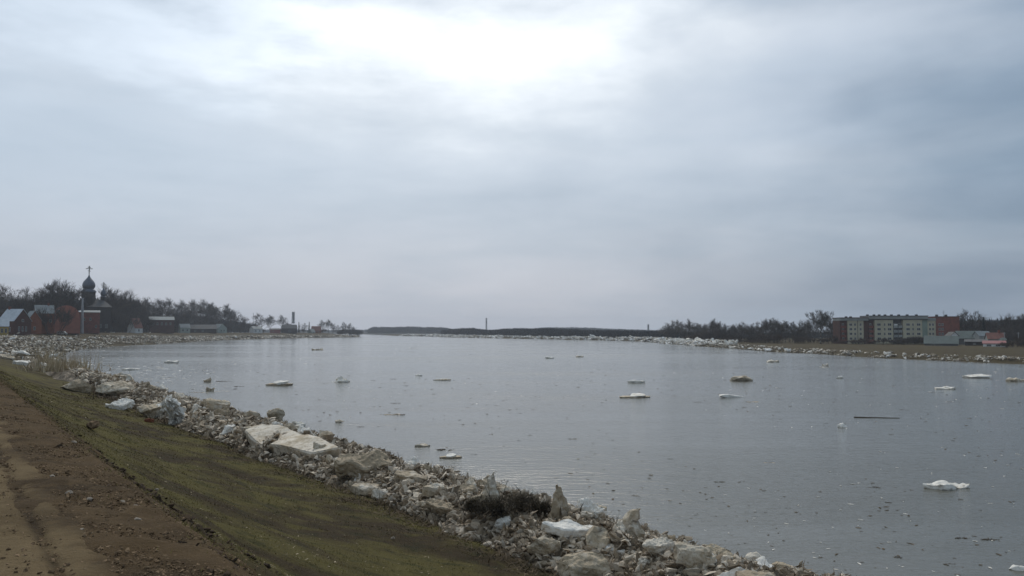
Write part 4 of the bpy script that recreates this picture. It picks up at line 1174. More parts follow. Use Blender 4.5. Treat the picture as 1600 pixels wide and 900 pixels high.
bushes((1315, 1450), (378, 390), (524, 531), BUSHES, 5, 'in front of the apartment block', 'bushes in front of the apartment block', 14)
bushes((1380, 1445), (370, 382), (523, 529), DENSE, 9, 'in the dark hedge', 'dark hedge bushes under the facade', 12)
bushes((1495, 1615), (400, 425), (506, 518), DENSE, 9, 'behind the sheds at the right edge', 'bushes behind the sheds', 20)
bushes((1568, 1612), (300, 330), (522, 535), BUSHES, 5, 'right of the red roofed hut', 'bushes right of the red roofed hut', 8)
bushes((0, 70), lambda p: DL(p) + 60, (470, 485), DENSE, 9, 'behind the leftmost houses', 'bushes behind the leftmost houses', 8)
bushes((150, 230), lambda p: DL(p) + 35, (478, 500), DENSE, 9, 'right of the church', 'bushes right of the church', 9)
bushes((215, 390), lambda p: DL(p) + 40, lambda p: np.interp(p, [215, 390], [492, 506]), DENSE, 9, 'under the long tree row', 'bushes under the long tree row', 22)
bushes((390, 565), lambda p: DL(p) + 25, (509, 516), DENSE, 9, 'between the small houses on the left point', 'bushes on the left point', 26)
# the big dark bush in front of the arched brick house
x = col_at(84, 432); place_bush(DENSE, x, 432, zrow(477, 432) - g1(x, 432), 9, 0.95, 'large round leafless bush in front of the arched brick house', None)

# conifers
def conifer(x, y, H, label):
    rnd = random.Random(int(x * 7)); br = []
    bm = bmesh.new(); tube(bm, (0, 0, 0), (0, 0, H * 0.95), H * 0.018, 0.03, 6)
    o = empty('conifer', (x, y, g1(x, y)), 0, label, 'tree'); link_mesh('trunk', bm_mesh('trunk', bm), M['bark'], o)
    n = 2600; P = []; 
    h = np.array([rnd.random() for _ in range(n)]) ** 1.3; a = np.array([rnd.random() * 6.283 for _ in range(n)])
    lay = 0.75 + 0.25 * np.sin(h * 60)
    r = (1 - h) * H * 0.20 * np.array([rnd.random() ** 0.5 for _ in range(n)]) * lay
    P = np.stack([r * np.cos(a), r * np.sin(a), H * (0.08 + 0.92 * h) - r * 0.25], 1)
    V, Fc = blades(P, np.full(n, 0.6), np.full(n, 0.12), 3)
    link_mesh('crown', np_mesh('crown', V, [Fc]), M['needle'], o)
for px, top, d, lab in ((467, 503, 985, 'left conifer of the pair on the left point'), (483, 503, 1000, 'right conifer of the pair on the left point'), (1537, 496, 400, 'dark pointed conifer behind the sheds at right')):
    x = col_at(px, d); conifer(x, d, zrow(top, d) - g1(x, d), lab)

# far forest: an uncountable belt behind the spit
def forest(name, pxr, dist, top_f, n, label, seed, m, rows=1):
    rs = np.random.RandomState(seed); Vs = []; Fs = []; off = 0
    px = rs.uniform(*pxr, n); d = (dist(px) * rs.uniform(1, 1.12, n)) if callable(dist) else rs.uniform(*dist, n)
    xs = np.array([col_at(a, b) for a, b in zip(px, d)])
    g = np.maximum(ground(xs, d), 0.3)
    tops = np.array([zrow(top_f(a), b) for a, b in zip(px, d)])
    H = np.maximum((tops - g) * rs.uniform(0.72, 1.02, n) * (0.84 + 0.45 * fbm(xs / 28, d * 0, seed=seed)), 2.0)
    k = 70
    u = rs.normal(0, 1, (n, k, 3)); u /= np.linalg.norm(u, axis=2, keepdims=True); u *= rs.uniform(0.3, 1, (n, k, 1)) ** 0.5
    c = np.stack([xs, d, g + H * 0.5], 1)[:, None, :] + u * np.stack([H * 0.35, H * 0.35, H * 0.5], 1)[:, None, :]
    c = c.reshape(-1, 3); hh = np.repeat(H, k)
    V, Fc = blades(c, hh * 0.22, hh * 0.03 + 0.05, seed, up=0.9)
    tag(link_mesh(name, np_mesh(name, V, [Fc]), m), label, 'forest', kind='stuff')
def tf(px): return np.interp(px, [560, 580, 640, 700, 710, 780, 830, 900, 1000, 1045], [513.5, 512, 511.5, 513.5, 515, 514.5, 514, 515, 518, 519]) 
forest('forest', (575, 715), (1900, 2100), lambda p: np.interp(p, [570, 583, 640, 690, 715], [517, 511.5, 511, 512, 515]), 1300, 'blue grey far wood left behind the spit', 301, M['forest'])
forest('riverside_scrub', (690, 1050), lambda p: np.interp(p, [690, 800, 900, 1000, 1050], [1250, 950, 780, 670, 620]), lambda p: np.interp(p, [690, 720, 800, 860, 920, 1050], [516, 514.5, 514.5, 513.5, 516, 519]), 2200, 'dark leafless scrub belt behind the spit', 302, M['forest'])
forest('hill_forest', (800, 1060), (2000, 2300), lambda p: np.interp(p, [800, 850, 900, 960, 1060], [514, 512, 512.5, 514.5, 517]), 1500, 'blue wooded rise beyond the scrub belt', 303, M['forest'])
forest('riverside_scrub', (1040, 1320), (600, 700), lambda p: 519, 700, 'dark mass of scrub behind the right bank thicket', 304, M['forest'])
forest('riverside_scrub', (1490, 1640), (480, 560), lambda p: 505, 700, 'dark mass of scrub behind the right edge sheds', 305, M['forest'])
forest('hill_forest', (380, 600), (2300, 2600), lambda p: 515, 600, 'faint wooded rise beyond the left point', 306, M['forest'])
forest('riverside_scrub', (200, 400), (1000, 1080), lambda p: np.interp(p, [200, 400], [488, 508]), 900, 'dark wood behind the long tree row on the left', 307, M['forest'])
forest('riverside_scrub', (-20, 220), (720, 800), lambda p: 478, 1000, 'dark wood behind the church', 308, M['forest'])

# reeds and brush
def reeds(px, py, H, w, n, label, m, seed, name='reed_clump', cat='reeds', lean=1.2):
    g = hitm(px, py); rs = np.random.RandomState(seed)
    P = np.stack([rs.normal(0, w / 3, n), rs.normal(0, w / 4, n), np.zeros(n) - 0.1], 1)
    L = H * rs.uniform(0.3, 1, n)
    V, Fc = blades(P, L, np.full(n, 0.00045 * math.hypot(*g[:2])), seed, up=lean)
    o = link_mesh(name, np_mesh(name, V, [Fc]), m); o.location = g
    return tag(o, label, cat)
reeds(70, 575, 5.5, 3.0, 110, 'tall dry reeds at the left, tallest stems of the bay', M['reed'], 3)
reeds(92, 579, 3.2, 7, 420, 'lower dry reeds right of the tall stems', M['reed'], 4)
def brush():
    g = hitm(790, 806); k = math.hypot(*g[:2]) / F
    o = empty('brush_heap', (g[0], g[1], g[2] + 0.16), 0, 'dark wet brush tangled on the ridge among the ice spires', 'brush heap')
    rs = np.random.RandomState(5); n = 5200
    wx = 140 * k
    P = rs.normal(0, 1, (n, 3)); P /= np.linalg.norm(P, axis=1, keepdims=True); P *= rs.uniform(0.2, 1, (n, 1)) ** 0.4
    q = rs.randint(0, 5, n)
    cx = np.array([-0.36, -0.16, 0.04, 0.24, 0.42])[q] * wx; sc_ = np.array([0.55, 0.85, 1.0, 0.8, 0.5])[q]
    P = P * np.array([wx * 0.20, 0.9, 30 * k])[None] * sc_[:, None]; P[:, 0] += cx; P[:, 1] += np.array([0.3, -0.4, 0.1, 0.5, -0.1])[q]; P[:, 2] = np.abs(P[:, 2]) * 0.9 - 0.05
    V, Fc = blades(P, rs.uniform(0.1, 0.45, n), np.full(n, 0.010), 6)
    link_mesh('tangle', np_mesh('tangle', V, [Fc]), M['darkbush'], o)
    for i in range(14):
        a = Vector((rs.uniform(-wx / 2, wx / 2), rs.uniform(-0.8, 0.5), 0)); b = a + Vector((rs.normal(0, .4), rs.normal(0, .3), rs.uniform(0.4, 1.1)))
        bm = bmesh.new(); tube(bm, a, b, 0.016, 0.006, 4)
        link_mesh('stem', bm_mesh('stem', bm), M['stick'], o)
brush()
sticks = [(820, 775, 8, 26, -0.3, 'thin stick poking up at the right end of the brush'), (625, 718, 4, 18, -0.1, 'thin twig standing at the water edge of the ridge'),
          (725, 822, 4, 26, 0.0, 'upright dry stalk at the grass edge of the brush'), (733, 820, 4, 16, 0.15, 'second shorter stalk beside the upright one'), (905, 795, 5, 16, 0.2, 'short black stump between the two right spires')]
for px, py, w, h, ln, lab in sticks:
    g = hitm(px, py + 8); k = math.hypot(*g[:2]) / F; bm = bmesh.new()
    tube(bm, (0, 0, -0.1), (ln * h * k, 0, h * k * 0.6), 0.02 if 'stump' not in lab else 0.06, 0.015, 6); tube(bm, (ln * h * k, 0, h * k * 0.6), (ln * 2.2 * h * k, 0, h * k), 0.016, 0.006, 5)
    o = link_mesh('dead_stalk', bm_mesh('dead_stalk', bm), M['stick']); o.location = g; tag(o, lab, 'stick')
o, _, _ = hero('slab', 233, 660, 14, 5, 'small reddish board lying on the grass by the white lump', 'ice_mud', 0.3, (0, 0), 0.4, 77)
o.name = 'wood_board'; o['category'] = 'board'; o.data.materials.clear(); o.data.materials.append(M['orange'])

# ------------------------------------------------------------------ buildings
def window(parent, x, y, z, w, h, yaw='front', m=None):
    """frame slightly proud of the wall, pane as its sub-part"""
    bm = bmesh.new(); t = 0.08 * min(w, 1.2)
    for a in ((-w / 2, -w / 2 + t, 0, h), (w / 2 - t, w / 2, 0, h), (-w / 2 + t, w / 2 - t, 0, t), (-w / 2 + t, w / 2 - t, h - t, h), (-t / 2, t / 2, t, h - t)):
        box(bm, a[0], a[1], -0.06, 0.02, a[2], a[3])
    f = link_mesh('window', bm_mesh('window', bm), m or M['frame'], parent)
    bm = bmesh.new(); box(bm, -w / 2 + 0.01, w / 2 - 0.01, -0.02, 0.01, 0.01, h - 0.01)
    link_mesh('pane', bm_mesh('pane', bm), M['glass'], f)
    f.location = (x, y, z)
    if yaw == 'right': f.rotation_euler = (0, 0, PI / 2)
    if yaw == 'left': f.rotation_euler = (0, 0, -PI / 2)
    return f
def house(name, label, px, dist, w, d, hw, hr, wall, roof, rz=0.0, wins=(), gwins=(), chimney=None, cat='house', z=None, roofkind='gable', over=0.4, group=None):
    """ridge along local x; front is local -y; gable windows on +x side"""
    if px < 600:
        k_ = DL(px) / dist; dist = DL(px); w *= k_; d *= k_; hw *= k_; hr *= k_
        wins = [tuple(v * k_ for v in q) for q in wins]; gwins = [tuple(v * k_ for v in q) for q in gwins]
        chimney = chimney * k_ if chimney is not None else None
    x = col_at(px, dist); z = g1(x, dist) - 0.3 if z is None else z
    face = math.atan2(x, dist)
    o = empty(name, (x, dist, z), -face + rz, label, cat, group)
    bm = bmesh.new()
    if roofkind == 'gable':
        prof = [(-d / 2, 0), (d / 2, 0), (d / 2, hw), (0, hw + hr), (-d / 2, hw)]
    elif roofkind == 'shed':
        prof = [(-d / 2, 0), (d / 2, 0), (d / 2, hw + hr), (-d / 2, hw)]
    elif roofkind == 'arch':
        prof = [(-d / 2, 0), (d / 2, 0), (d / 2, hw)] + [(d / 2 * math.cos(a) , hw + hr * math.sin(a) ** 0.8) for a in (0.5, 0.9, 1.25, 1.57, 1.9, 2.25, 2.65)] + [(-d / 2, hw)]
    L_ = [bm.verts.new((-w / 2, a, b)) for a, b in prof]; R_ = [bm.verts.new((w / 2, a, b)) for a, b in prof]
    n = len(prof)
    for i in range(n): bm.faces.new((L_[i], L_[(i + 1) % n], R_[(i + 1) % n], R_[i]))
    bm.faces.new(L_[::-1]); bm.faces.new(R_)
    bmesh.ops.recalc_face_normals(bm, faces=bm.faces)
    link_mesh('wall', bm_mesh('wall', bm), wall, o)
    # roof: slabs over the profile
    bm = bmesh.new(); t = 0.16
    rp = prof[2:] if roofkind != 'shed' else [(d / 2, hw + hr), (-d / 2, hw)]
    pts = [Vector((0, a, b)) for a, b in rp]
    e0 = (pts[0] - pts[1]).normalized() * over; e1 = (pts[-1] - pts[-2]).normalized() * over
    pts[0] = pts[0] + e0; pts[-1] = pts[-1] + e1
    W_ = w / 2 + over * (0.7 if roofkind != 'arch' else -0.2)
    lo = [p + Vector((0, 0, 0.02)) for p in pts]; hi = [p + Vector((0, 0, t)) for p in pts]
    A = [bm.verts.new((-W_, p.y, p.z)) for p in lo + hi[::-1]]; B = [bm.verts.new((W_, p.y, p.z)) for p in lo + hi[::-1]]
    n = len(A)
    for i in range(n): bm.faces.new((A[i], A[(i + 1) % n], B[(i + 1) % n], B[i]))
    bm.faces.new(A[::-1]); bm.faces.new(B); bmesh.ops.recalc_face_normals(bm, faces=bm.faces)
    r = link_mesh('roof', bm_mesh('roof', bm), roof, o)
    if chimney is not None:
        bm = bmesh.new(); zz = hw + hr * 0.6; box(bm, chimney - 0.4, chimney + 0.4, -0.35, 0.35, zz, hw + hr + 1.1); box(bm, chimney - 0.5, chimney + 0.5, -0.45, 0.45, hw + hr + 1.1, hw + hr + 1.25)
        link_mesh('chimney', bm_mesh('chimney', bm), M['brick'], r)
    for (wx, wz, ww, wh) in wins: window(o, wx, -d / 2, wz, ww, wh)
    for (wy, wz, ww, wh) in gwins: window(o, w / 2, wy, wz, ww, wh, 'right')
    return o
# left town
house('plastered_house', 'yellow plastered house with zinc roof cut by the left edge', -2, 300, 6.0, 7, 3.4, 3.0, M['yellow'], M['roof_zinc'], 0.0, [(-0.5, 1.0, 0.8, 1.6), (1.0, 1.0, 0.8, 1.6), (2.2, 1.0, 0.7, 1.6)])
house('brick_house', 'dark red brick house with bright zinc roof beside the yellow house', 23, 300, 6.6, 8, 5.0, 4.2, M['brick_dark'], M['roof_zinc'], -0.75, [(-1.5, 1.2, 0.9, 1.5), (1.5, 1.2, 0.9, 1.5)], [(-1.6, 1.2, 0.8, 1.8), (0, 1.2, 0.8, 1.8), (1.6, 1.2, 0.8, 1.8), (0, 4.6, 1.0, 1.0)], -2.4)
house('timber_house', 'orange brown gabled house squeezed behind the dark red brick house', 50, 318, 4.5, 5, 5.2, 3.6, M['orange'], M['roof_grey'], -1.2, [], [(0, 1.5, 0.8, 1.4)])
house('timber_house', 'low brown house with pale dormer roof behind the big round bush', 68, 335, 6.5, 7, 8.2, 3.2, M['orange'], M['roof_grey'], 0.1, [(-2, 4.5, .9, 1.3), (0, 4.5, .9, 1.3), (2, 4.5, .9, 1.3)], (), 1.5)
house('arched_brick_house', 'salmon brick house with curved gable and one small attic window', 103, 325, 13, 9.5, 5.4, 5.4, M['brick_bright'], M['roof_dark'], -PI / 2, [], [(-2.6, 8.0, 0.8, 1.1)], roofkind='arch', over=0.05)
house('brick_building', 'square red brick building with flat grey roof right of the pale chimney', 140, 330, 7.0, 9, 8.2, 0.9, M['brick'], M['roof_grey'], 0.0, [(-2, 5, .7, 1.1), (0.2, 5, .7, 1.1), (2.2, 2.2, .7, 1.1)], roofkind='shed')
house('brick_building', 'narrow red brick wing between the arched house and the square building', 123, 340, 3.2, 9, 8.6, 0.6, M['brick'], M['roof_zinc'], 0.0, [(0, 5, .7, 1.1)], roofkind='shed')
house('cottage', 'little white cottage with steep orange red roof', 211, 350, 4.0, 4.5, 2.2, 4.0, M['white'], M['roof_red'], 0.7, [(0, 0.7, .7, 1.0)], [(0, .7, .7, 1.0)])
house('brick_building', 'long dark red brick building with pale band under the tall trees', 252, 420, 11.5, 8, 6.6, 1.6, M['brick_dark'], M['roof_grey'], 0.05, [(x_, 4.0, .8, 1.3) for x_ in (-4, -2, 0, 2, 4)], [(0, 3, 0.8, 1.3)])
house('cottage', 'pale green grey cottage right of the long brick building', 288, 450, 5.0, 5, 3.0, 2.0, M['pale_green'], M['roof_grey'], 0.2, [(-1.2, 1, .8, 1.1), (1, 1, .8, 1.1)])
house('barn', 'long dark barn with low sloping roof before the tree row', 316, 480, 15, 9, 2.4, 2.4, M['church_wall'], M['roof_dark'], 0.05, [(-4, .8, 1, 1), (0, .8, 1, 1)], cat='barn')
house('cottage', 'pale green gabled cottage at the right end of the tree row', 343, 490, 5.5, 6, 3.0, 2.4, M['pale_green'], M['roof_grey'], -0.9, [(0, 1, .8, 1.1)], [(-1, 1, .8, 1.1), (1, 1, .8, 1.1)])
house('cottage', 'white house with bright chimney on the left point', 400, 690, 8.0, 7, 3.6, 2.0, M['white'], M['roof_grey'], 0.5, [(-2, 1.2, 1, 1.2), (1.5, 1.2, 1, 1.2)], [(0, 1.2, 1, 1.2)], 0.5)
house('shed', 'bright pink red shed on the left point', 430, 700, 8.0, 6, 3.2, 0.9, M['roof_pink'], M['roof_dark'], 0.1, [(-2, 1.2, .8, .8)], roofkind='shed', cat='shed')
house('barn', 'dark slate barn below the water tower', 452, 760, 13, 9, 4.5, 3.2, M['church_wall'], M['roof_dark'], 0.1, [(0, 1, 2, 2)], cat='barn')
house('cottage', 'red brown roofed house near the tip of the left point', 494, 830, 9, 8, 2.6, 4.2, M['orange'], M['roof_red'], 0.1, [(-2, .8, 1, 1.1), (2, .8, 1, 1.1)])
house('cottage', 'grey tent roofed hut in front of the red brown roofed house', 487, 815, 5, 5, 1.5, 2.6, M['pale_green'], M['roof_grey'], 0.8, [(0, .5, .7, .8)])

# pale parked van in front of the arched house
def van(px, dist, label, rz):
    x = col_at(px, dist); o = empty('parked_van', (x, dist, g1(x, dist)), rz, label, 'van')
    bm = bmesh.new()
    pr = [(-2.4, 0.35), (2.4, 0.35), (2.5, 1.1), (1.9, 1.25), (1.3, 2.0), (-2.3, 2.05), (-2.45, 1.2)]
    A = [bm.verts.new((a, -0.9, b)) for a, b in pr]; B = [bm.verts.new((a, 0.9, b)) for a, b in pr]; n = len(pr)
    for i in range(n): bm.faces.new((A[i], A[(i + 1) % n], B[(i + 1) % n], B[i]))
    bm.faces.new(A); bm.faces.new(B[::-1]); bmesh.ops.recalc_face_normals(bm, faces=bm.faces)
    bmesh.ops.bevel(bm, geom=list(bm.edges), offset=0.08, segments=2, affect='EDGES')
    link_mesh('body', bm_mesh('body', bm), M['car_paint'], o)
    bm = bmesh.new(); box(bm, -1.9, 1.1, -0.915, -0.89, 1.3, 1.8); link_mesh('window', bm_mesh('window', bm), M['glass'], o)
    for wx in (-1.5, 1.6):
        for wy in (-0.92, 0.74):
            bm = bmesh.new(); tube(bm, (wx, wy, 0.36), (wx, wy + 0.18, 0.36), 0.36, 0.36, 14); link_mesh('wheel', bm_mesh('wheel', bm), M['rubber'], o)
van(97, 442, 'pale green grey van parked in front of the arched brick house', 0.1)

# pale tapering chimney in front of the square brick building
x = col_at(128, 478); o = empty('factory_chimney', (x, 478, g1(x, 478) - 0.2), 0, 'slender pale grey tapering chimney left of the square brick building', 'chimney')
Hh = zrow(466, 478) - g1(x, 478); bm = bmesh.new(); lathe(bm, [(0.95, 0), (0.9, 0.5), (0.72, Hh * 0.55), (0.5, Hh * 0.92), (0.5, Hh)], 14)
link_mesh('shaft', bm_mesh('shaft', bm, True), M['pale_metal'], o)
bm = bmesh.new(); lathe(bm, [(0.6, Hh), (0.62, Hh + 0.35), (0.45, Hh + 0.4)], 14); link_mesh('cap', bm_mesh('cap', bm), M['pale_metal'], o)

# church
def onion(bm, R, z0, H, cx=0, cy=0):
    pr = [(0.62, 0.0), (0.80, 0.05), (0.96, 0.15), (1.0, 0.26), (0.95, 0.38), (0.80, 0.50), (0.58, 0.61), (0.36, 0.71), (0.20, 0.80), (0.10, 0.89), (0.05, 1.0)]
    lathe(bm, [(r * R, z0 + h * H) for r, h in pr], 24, cx, cy)
def cross(parent, x, y, z, h):
    bm = bmesh.new(); t = h * 0.045
    tube(bm, (x, y, z - h * 0.1), (x, y, z + h * 0.12), t, t, 8)
    for zz, w in ((0.82, 0.14), (0.62, 0.30)): box(bm, x - h * w, x + h * w, y - t, y + t, z + h * zz - t, z + h * zz + t)
    box(bm, x - t, x + t, y - t, y + t, z + h * 0.12, z + h)
    tube(bm, (x - h * 0.13, y, z + h * 0.36), (x + h * 0.13, y, z + h * 0.28), t * 0.9, t * 0.9, 4)
    return link_mesh('cross', bm_mesh('cross', bm), M['gilt'], parent)
def church():
    dist = 540; x = col_at(137, dist); z = g1(x, dist)
    o = empty('church', (x, dist, z), -math.atan2(x, dist) + 0.12, 'dark timber church with a big onion dome and smaller onion domes', 'church')
    k = dist / F; q_ = 540 / 395.0; o.scale = (q_, q_, 1)
    def Z(row): return zrow(row, dist) - z
    bm = bmesh.new(); box(bm, -6, 9, -5, 6, 0, Z(480)); box(bm, -4.2, 5, -6.5, -5, 0, Z(486)); link_mesh('wall', bm_mesh('wall', bm), M['church_wall'], o)
    bm = bmesh.new(); e = 0.7; zt = Z(480)
    vs = [bm.verts.new(p) for p in ((-6 - e, -5 - e, zt), (9 + e, -5 - e, zt), (9 + e, 6 + e, zt), (-6 - e, 6 + e, zt), (-3, 0.5, Z(466)), (6.5, 0.5, Z(468)))]
    for f in ((0, 1, 5, 4), (1, 2, 5), (2, 3, 4, 5), (3, 0, 4), (3, 2, 1, 0)): bm.faces.new([vs[i] for i in f])
    r = link_mesh('roof', bm_mesh('roof', bm), M['roof_dark'], o)
    # main drum with flared eave and dome
    bm = bmesh.new(); lathe(bm, [(3.0, Z(478)), (3.0, Z(457))], 8); link_mesh('drum', bm_mesh('drum', bm), M['church_wall'], o)
    bm = bmesh.new(); lathe(bm, [(3.3, Z(457)), (3.35, Z(455.5)), (2.6, Z(452)), (2.0, Z(451))], 24); dsk = link_mesh('dome_skirt', bm_mesh('dome_skirt', bm, True), M['dome'], o)
    bm = bmesh.new(); onion(bm, 2.85, Z(452), Z(428) - Z(452)); dm = link_mesh('dome', bm_mesh('dome', bm, True), M['dome'], o)
    cross(dm, 0, 0, Z(427), Z(415.5) - Z(427))
    for i in range(8):
        a = PI / 8 + i * PI / 4 - PI / 2; 
        if math.sin(a) > 0.3: continue
        f = window(o, 3.0 * math.cos(a) * 0.93, 3.0 * math.sin(a) * 0.93, Z(472), 0.8, 3.0, m=M['church_wall']); f.rotation_euler = (0, 0, a + PI / 2)
    for cx, cy, top, rr, rowb in ((6.5, 1.0, 448, 1.3, 466), (-7.0, 1.0, 456, 1.2, 470), (-2.6, -5.6, 464, 0.9, 476)):
        bm = bmesh.new(); lathe(bm, [(rr * 0.95, Z(rowb + 12)), (rr * 0.95, Z(rowb - 2))], 8, cx, cy); t_ = link_mesh('turret', bm_mesh('turret', bm), M['church_wall'], o)
        bm = bmesh.new(); lathe(bm, [(rr * 1.15, Z(rowb - 2)), (rr * 1.1, Z(rowb - 3.2)), (rr * .7, Z(rowb - 4))], 16, cx, cy); link_mesh('turret_skirt', bm_mesh('turret_skirt', bm), M['dome'], t_)
        bm = bmesh.new(); onion(bm, rr, Z(rowb - 3.8), Z(top) - Z(rowb - 3.8), cx, cy); d_ = link_mesh('small_dome', bm_mesh('small_dome', bm, True), M['dome'], t_)
        if rr > 1.0: cross(t_, cx, cy, Z(top), 8.0 * k if cx > 0 else 5 * k)
    for wx in (-4.5, -1.5, 1.5, 4.5, 7.3): window(o, wx, -5 if wx > 5 or wx < -4.3 else -6.5, 3, 1.0, 2.4)
church()

# lattice masts and towers
def lattice(name, px, dist, top, w0, w1, label, cat, panels=8, r=0.12, head=None):
    x = col_at(px, dist); z = max(g1(x, dist), 0.5); H = zrow(top, dist) - z
    o = empty(name, (x, dist, z), 0.3, label, cat); bm = bmesh.new(); c = ((-1, -1), (1, -1), (1, 1), (-1, 1))
    for i in range(panels):
        za, zb = H * i / panels, H * (i + 1) / panels
        wa, wb = w0 + (w1 - w0) * i / panels, w0 + (w1 - w0) * (i + 1) / panels
        for j in range(4):
            a, b = c[j], c[(j + 1) % 4]
            tube(bm, (a[0] * wa, a[1] * wa, za), (a[0] * wb, a[1] * wb, zb), r, r, 4)
            tube(bm, (a[0] * wa, a[1] * wa, za), (b[0] * wb, b[1] * wb, zb), r * .7, r * .7, 4)
            tube(bm, (a[0] * wb, a[1] * wb, zb), (b[0] * wb, b[1] * wb, zb), r * .7, r * .7, 4)
    link_mesh('lattice', bm_mesh('lattice', bm), M['steel'], o)
    if head:
        bm = bmesh.new(); 
        for a in head: lathe(bm, [(a[2], H * a[0]), (a[2], H * a[1])], 12)
        link_mesh('antenna' if cat == 'mast' else 'tank', bm_mesh('head', bm), M['steel'] if cat == 'mast' else M['pale_metal'], o)
    return o
lattice('water_tower', 458, 1010, 487, 2.4, 1.4, 'lattice water tower with tall pale tank on the left point', 'water tower', 6, 0.13, [(0.45, 0.98, 1.3)])
lattice('radio_mast', 760, 1700, 497, 1.2, 0.9, 'distant thin lattice mast above the scrub behind the spit', 'mast', 12, 0.35, [(0.72, 0.78, 1.7), (0.92, 0.97, 1.7)])
lattice('radio_mast', 1013, 1500, 507, 1.1, 0.8, 'short distant mast left of the right bank thicket', 'mast', 8, 0.35, [(0.7, 0.78, 1.6), (0.9, 0.97, 1.6)])
lattice('radio_mast', 395.5, 900, 489, 0.3, 0.2, 'thin pole mast at the end of the left tree row', 'mast', 6, 0.08)

# apartment block
def apartments():
    dist = 400; k = dist / F; x0 = col_at(1313, dist); z = 1.6
    o = empty('apartment_block', (x0, dist, z), -0.06, 'four storey cream panel apartment block with red brick ends', 'apartment block')
    def X(px): return (px - 1313) * k * 1.0
    def Z(row): return zrow(row, dist) - z
    def part(name, m, *bs, par=None):
        bm = bmesh.new()
        for b in bs: box(bm, *b)
        return link_mesh(name, bm_mesh(name, bm), m, par or o)
    rows_ = [Z(531.0), Z(523.6), Z(516.4), Z(509.2)]
    wm = {}
    def win(px, i, wpx=4.0, hpx=4.0, y=0.0):
        key = (wpx, hpx)
        if key in wm: f = dup(wm[key], o)
        else: f = window(o, 0, 0, 0, wpx * k, hpx * k); wm[key] = f
        f.location = (X(px), y - 0.0, rows_[i]); return f
    D_ = 11
    part('brick_wall', M['brick_dark'], (X(1313), X(1324), 0.8, D_, 0, Z(501)))
    part('brick_wall', M['brick_dark'], (X(1348.5), X(1356), 0.8, D_, 0, Z(501)))
    part('wall', M['cream'], (X(1324), X(1348.5), 0, D_, 0, Z(501)))
    part('parapet', M['grey_panel'], (X(1313), X(1356), -0.3, D_ + .2, Z(501), Z(497)))
    part('roof_edge', M['brick_dark'], (X(1312.6), X(1356), -0.5, D_ + .4, Z(497), Z(496)))
    part('downpipe', M['roof_dark'], (X(1339.2), X(1339.9), -0.12, -0.01, 0, Z(501)))
    # taller middle
    part('brick_wall', M['brick_dark'], (X(1356), X(1365), 1.2, D_ + 1, 0, Z(498.5)))
    part('wall', M['cream'], (X(1365), X(1393), -0.4, D_, 0, Z(500)))
    part('wall', M['cream'], (X(1408), X(1437), -0.4, D_, 0, Z(500)))
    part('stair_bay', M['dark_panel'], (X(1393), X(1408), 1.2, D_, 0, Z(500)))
    part('green_wall', M['green_panel'], (X(1437), X(1445.5), 0.1, D_, 0, Z(500)))
    part('parapet', M['grey_panel'], (X(1356), X(1445.5), -0.9, D_ + .2, Z(498.5), Z(494)))
    part('roof_edge', M['roof_dark'], (X(1355.6), X(1446), -1.1, D_ + .4, Z(494), Z(493.2)), (X(1357), X(1445.3), -0.6, D_ - .2, Z(500), Z(498.5)))
    # right part
    part('wall', M['cream'], (X(1445.5), X(1459), 0.6, D_, 0, Z(501)))
    part('brick_wall', M['brick'], (X(1459), X(1494), 0.2, D_, 0, Z(495.5)))
    part('parapet', M['grey_panel'], (X(1445.5), X(1459), 0.3, D_ + .2, Z(501), Z(497)))
    part('roof_edge', M['brick_dark'], (X(1458.6), X(1494.5), 0, D_ + .4, Z(495.5), Z(494.4)))
    for i in range(4):
        for px in (1329, 1335.5, 1344): win(px, i, 4.4 if px == 1329 else 3.0)
        for px in (1371.5, 1380, 1387.5): win(px, i, 5.6 if px != 1380 else 2.6, y=-0.4)
        for px in (1415.5, 1423, 1431.5): win(px, i, 5.6 if px != 1423 else 2.6, y=-0.4)
        for px in (1450, 1454.6): win(px, i, 3.0, y=0.6)
        for px in (1464, 1468.5): win(px, i, 3.0, y=0.2)
        if i < 3:
            pass
        for a, b_, yy in ((1314, 1322, -0.3), (1357, 1364, -0.2), (1394, 1400, -0.3), (1401, 1407, -0.3)):
            p = part('balcony', M['grey_panel'] if a > 1390 else M['brick'], (X(a), X(b_), yy, 1.1, rows_[i] - 1.0, rows_[i] - 0.85), (X(a), X(b_), yy, yy + 0.08, rows_[i] - 0.85, rows_[i] + 0.15))
            win((a + b_) / 2, i, 3.0, y=1.18 if a > 1350 else 0.78)
    sheet = part('laundry_sheet', M['white'], (X(1394.5), X(1399.8), -0.36, -0.33, rows_[3] + 0.2, rows_[3] + 0.9)); 
    for px in (1327, 1334, 1360, 1370, 1378, 1387, 1397, 1408, 1421, 1435, 1466, 1480):
        zt = Z(497) if px < 1356 else (Z(494) if px < 1446 else Z(494.4))
        part('roof_vent', M['roof_dark'], (X(px) - 0.5, X(px) + 0.5, 4, 5, zt - 0.1, zt + 0.9))
    bm = bmesh.new(); ax = X(1474.5); tube(bm, (ax, 3, Z(495)), (ax, 3, Z(485)), 0.07, 0.05, 5)
    for zz in (486, 488, 490): tube(bm, (ax - 0.7, 3, Z(zz)), (ax + 0.7, 3, Z(zz)), 0.04, 0.04, 4)
    link_mesh('antenna', bm_mesh('antenna', bm), M['steel'], o)
apartments()
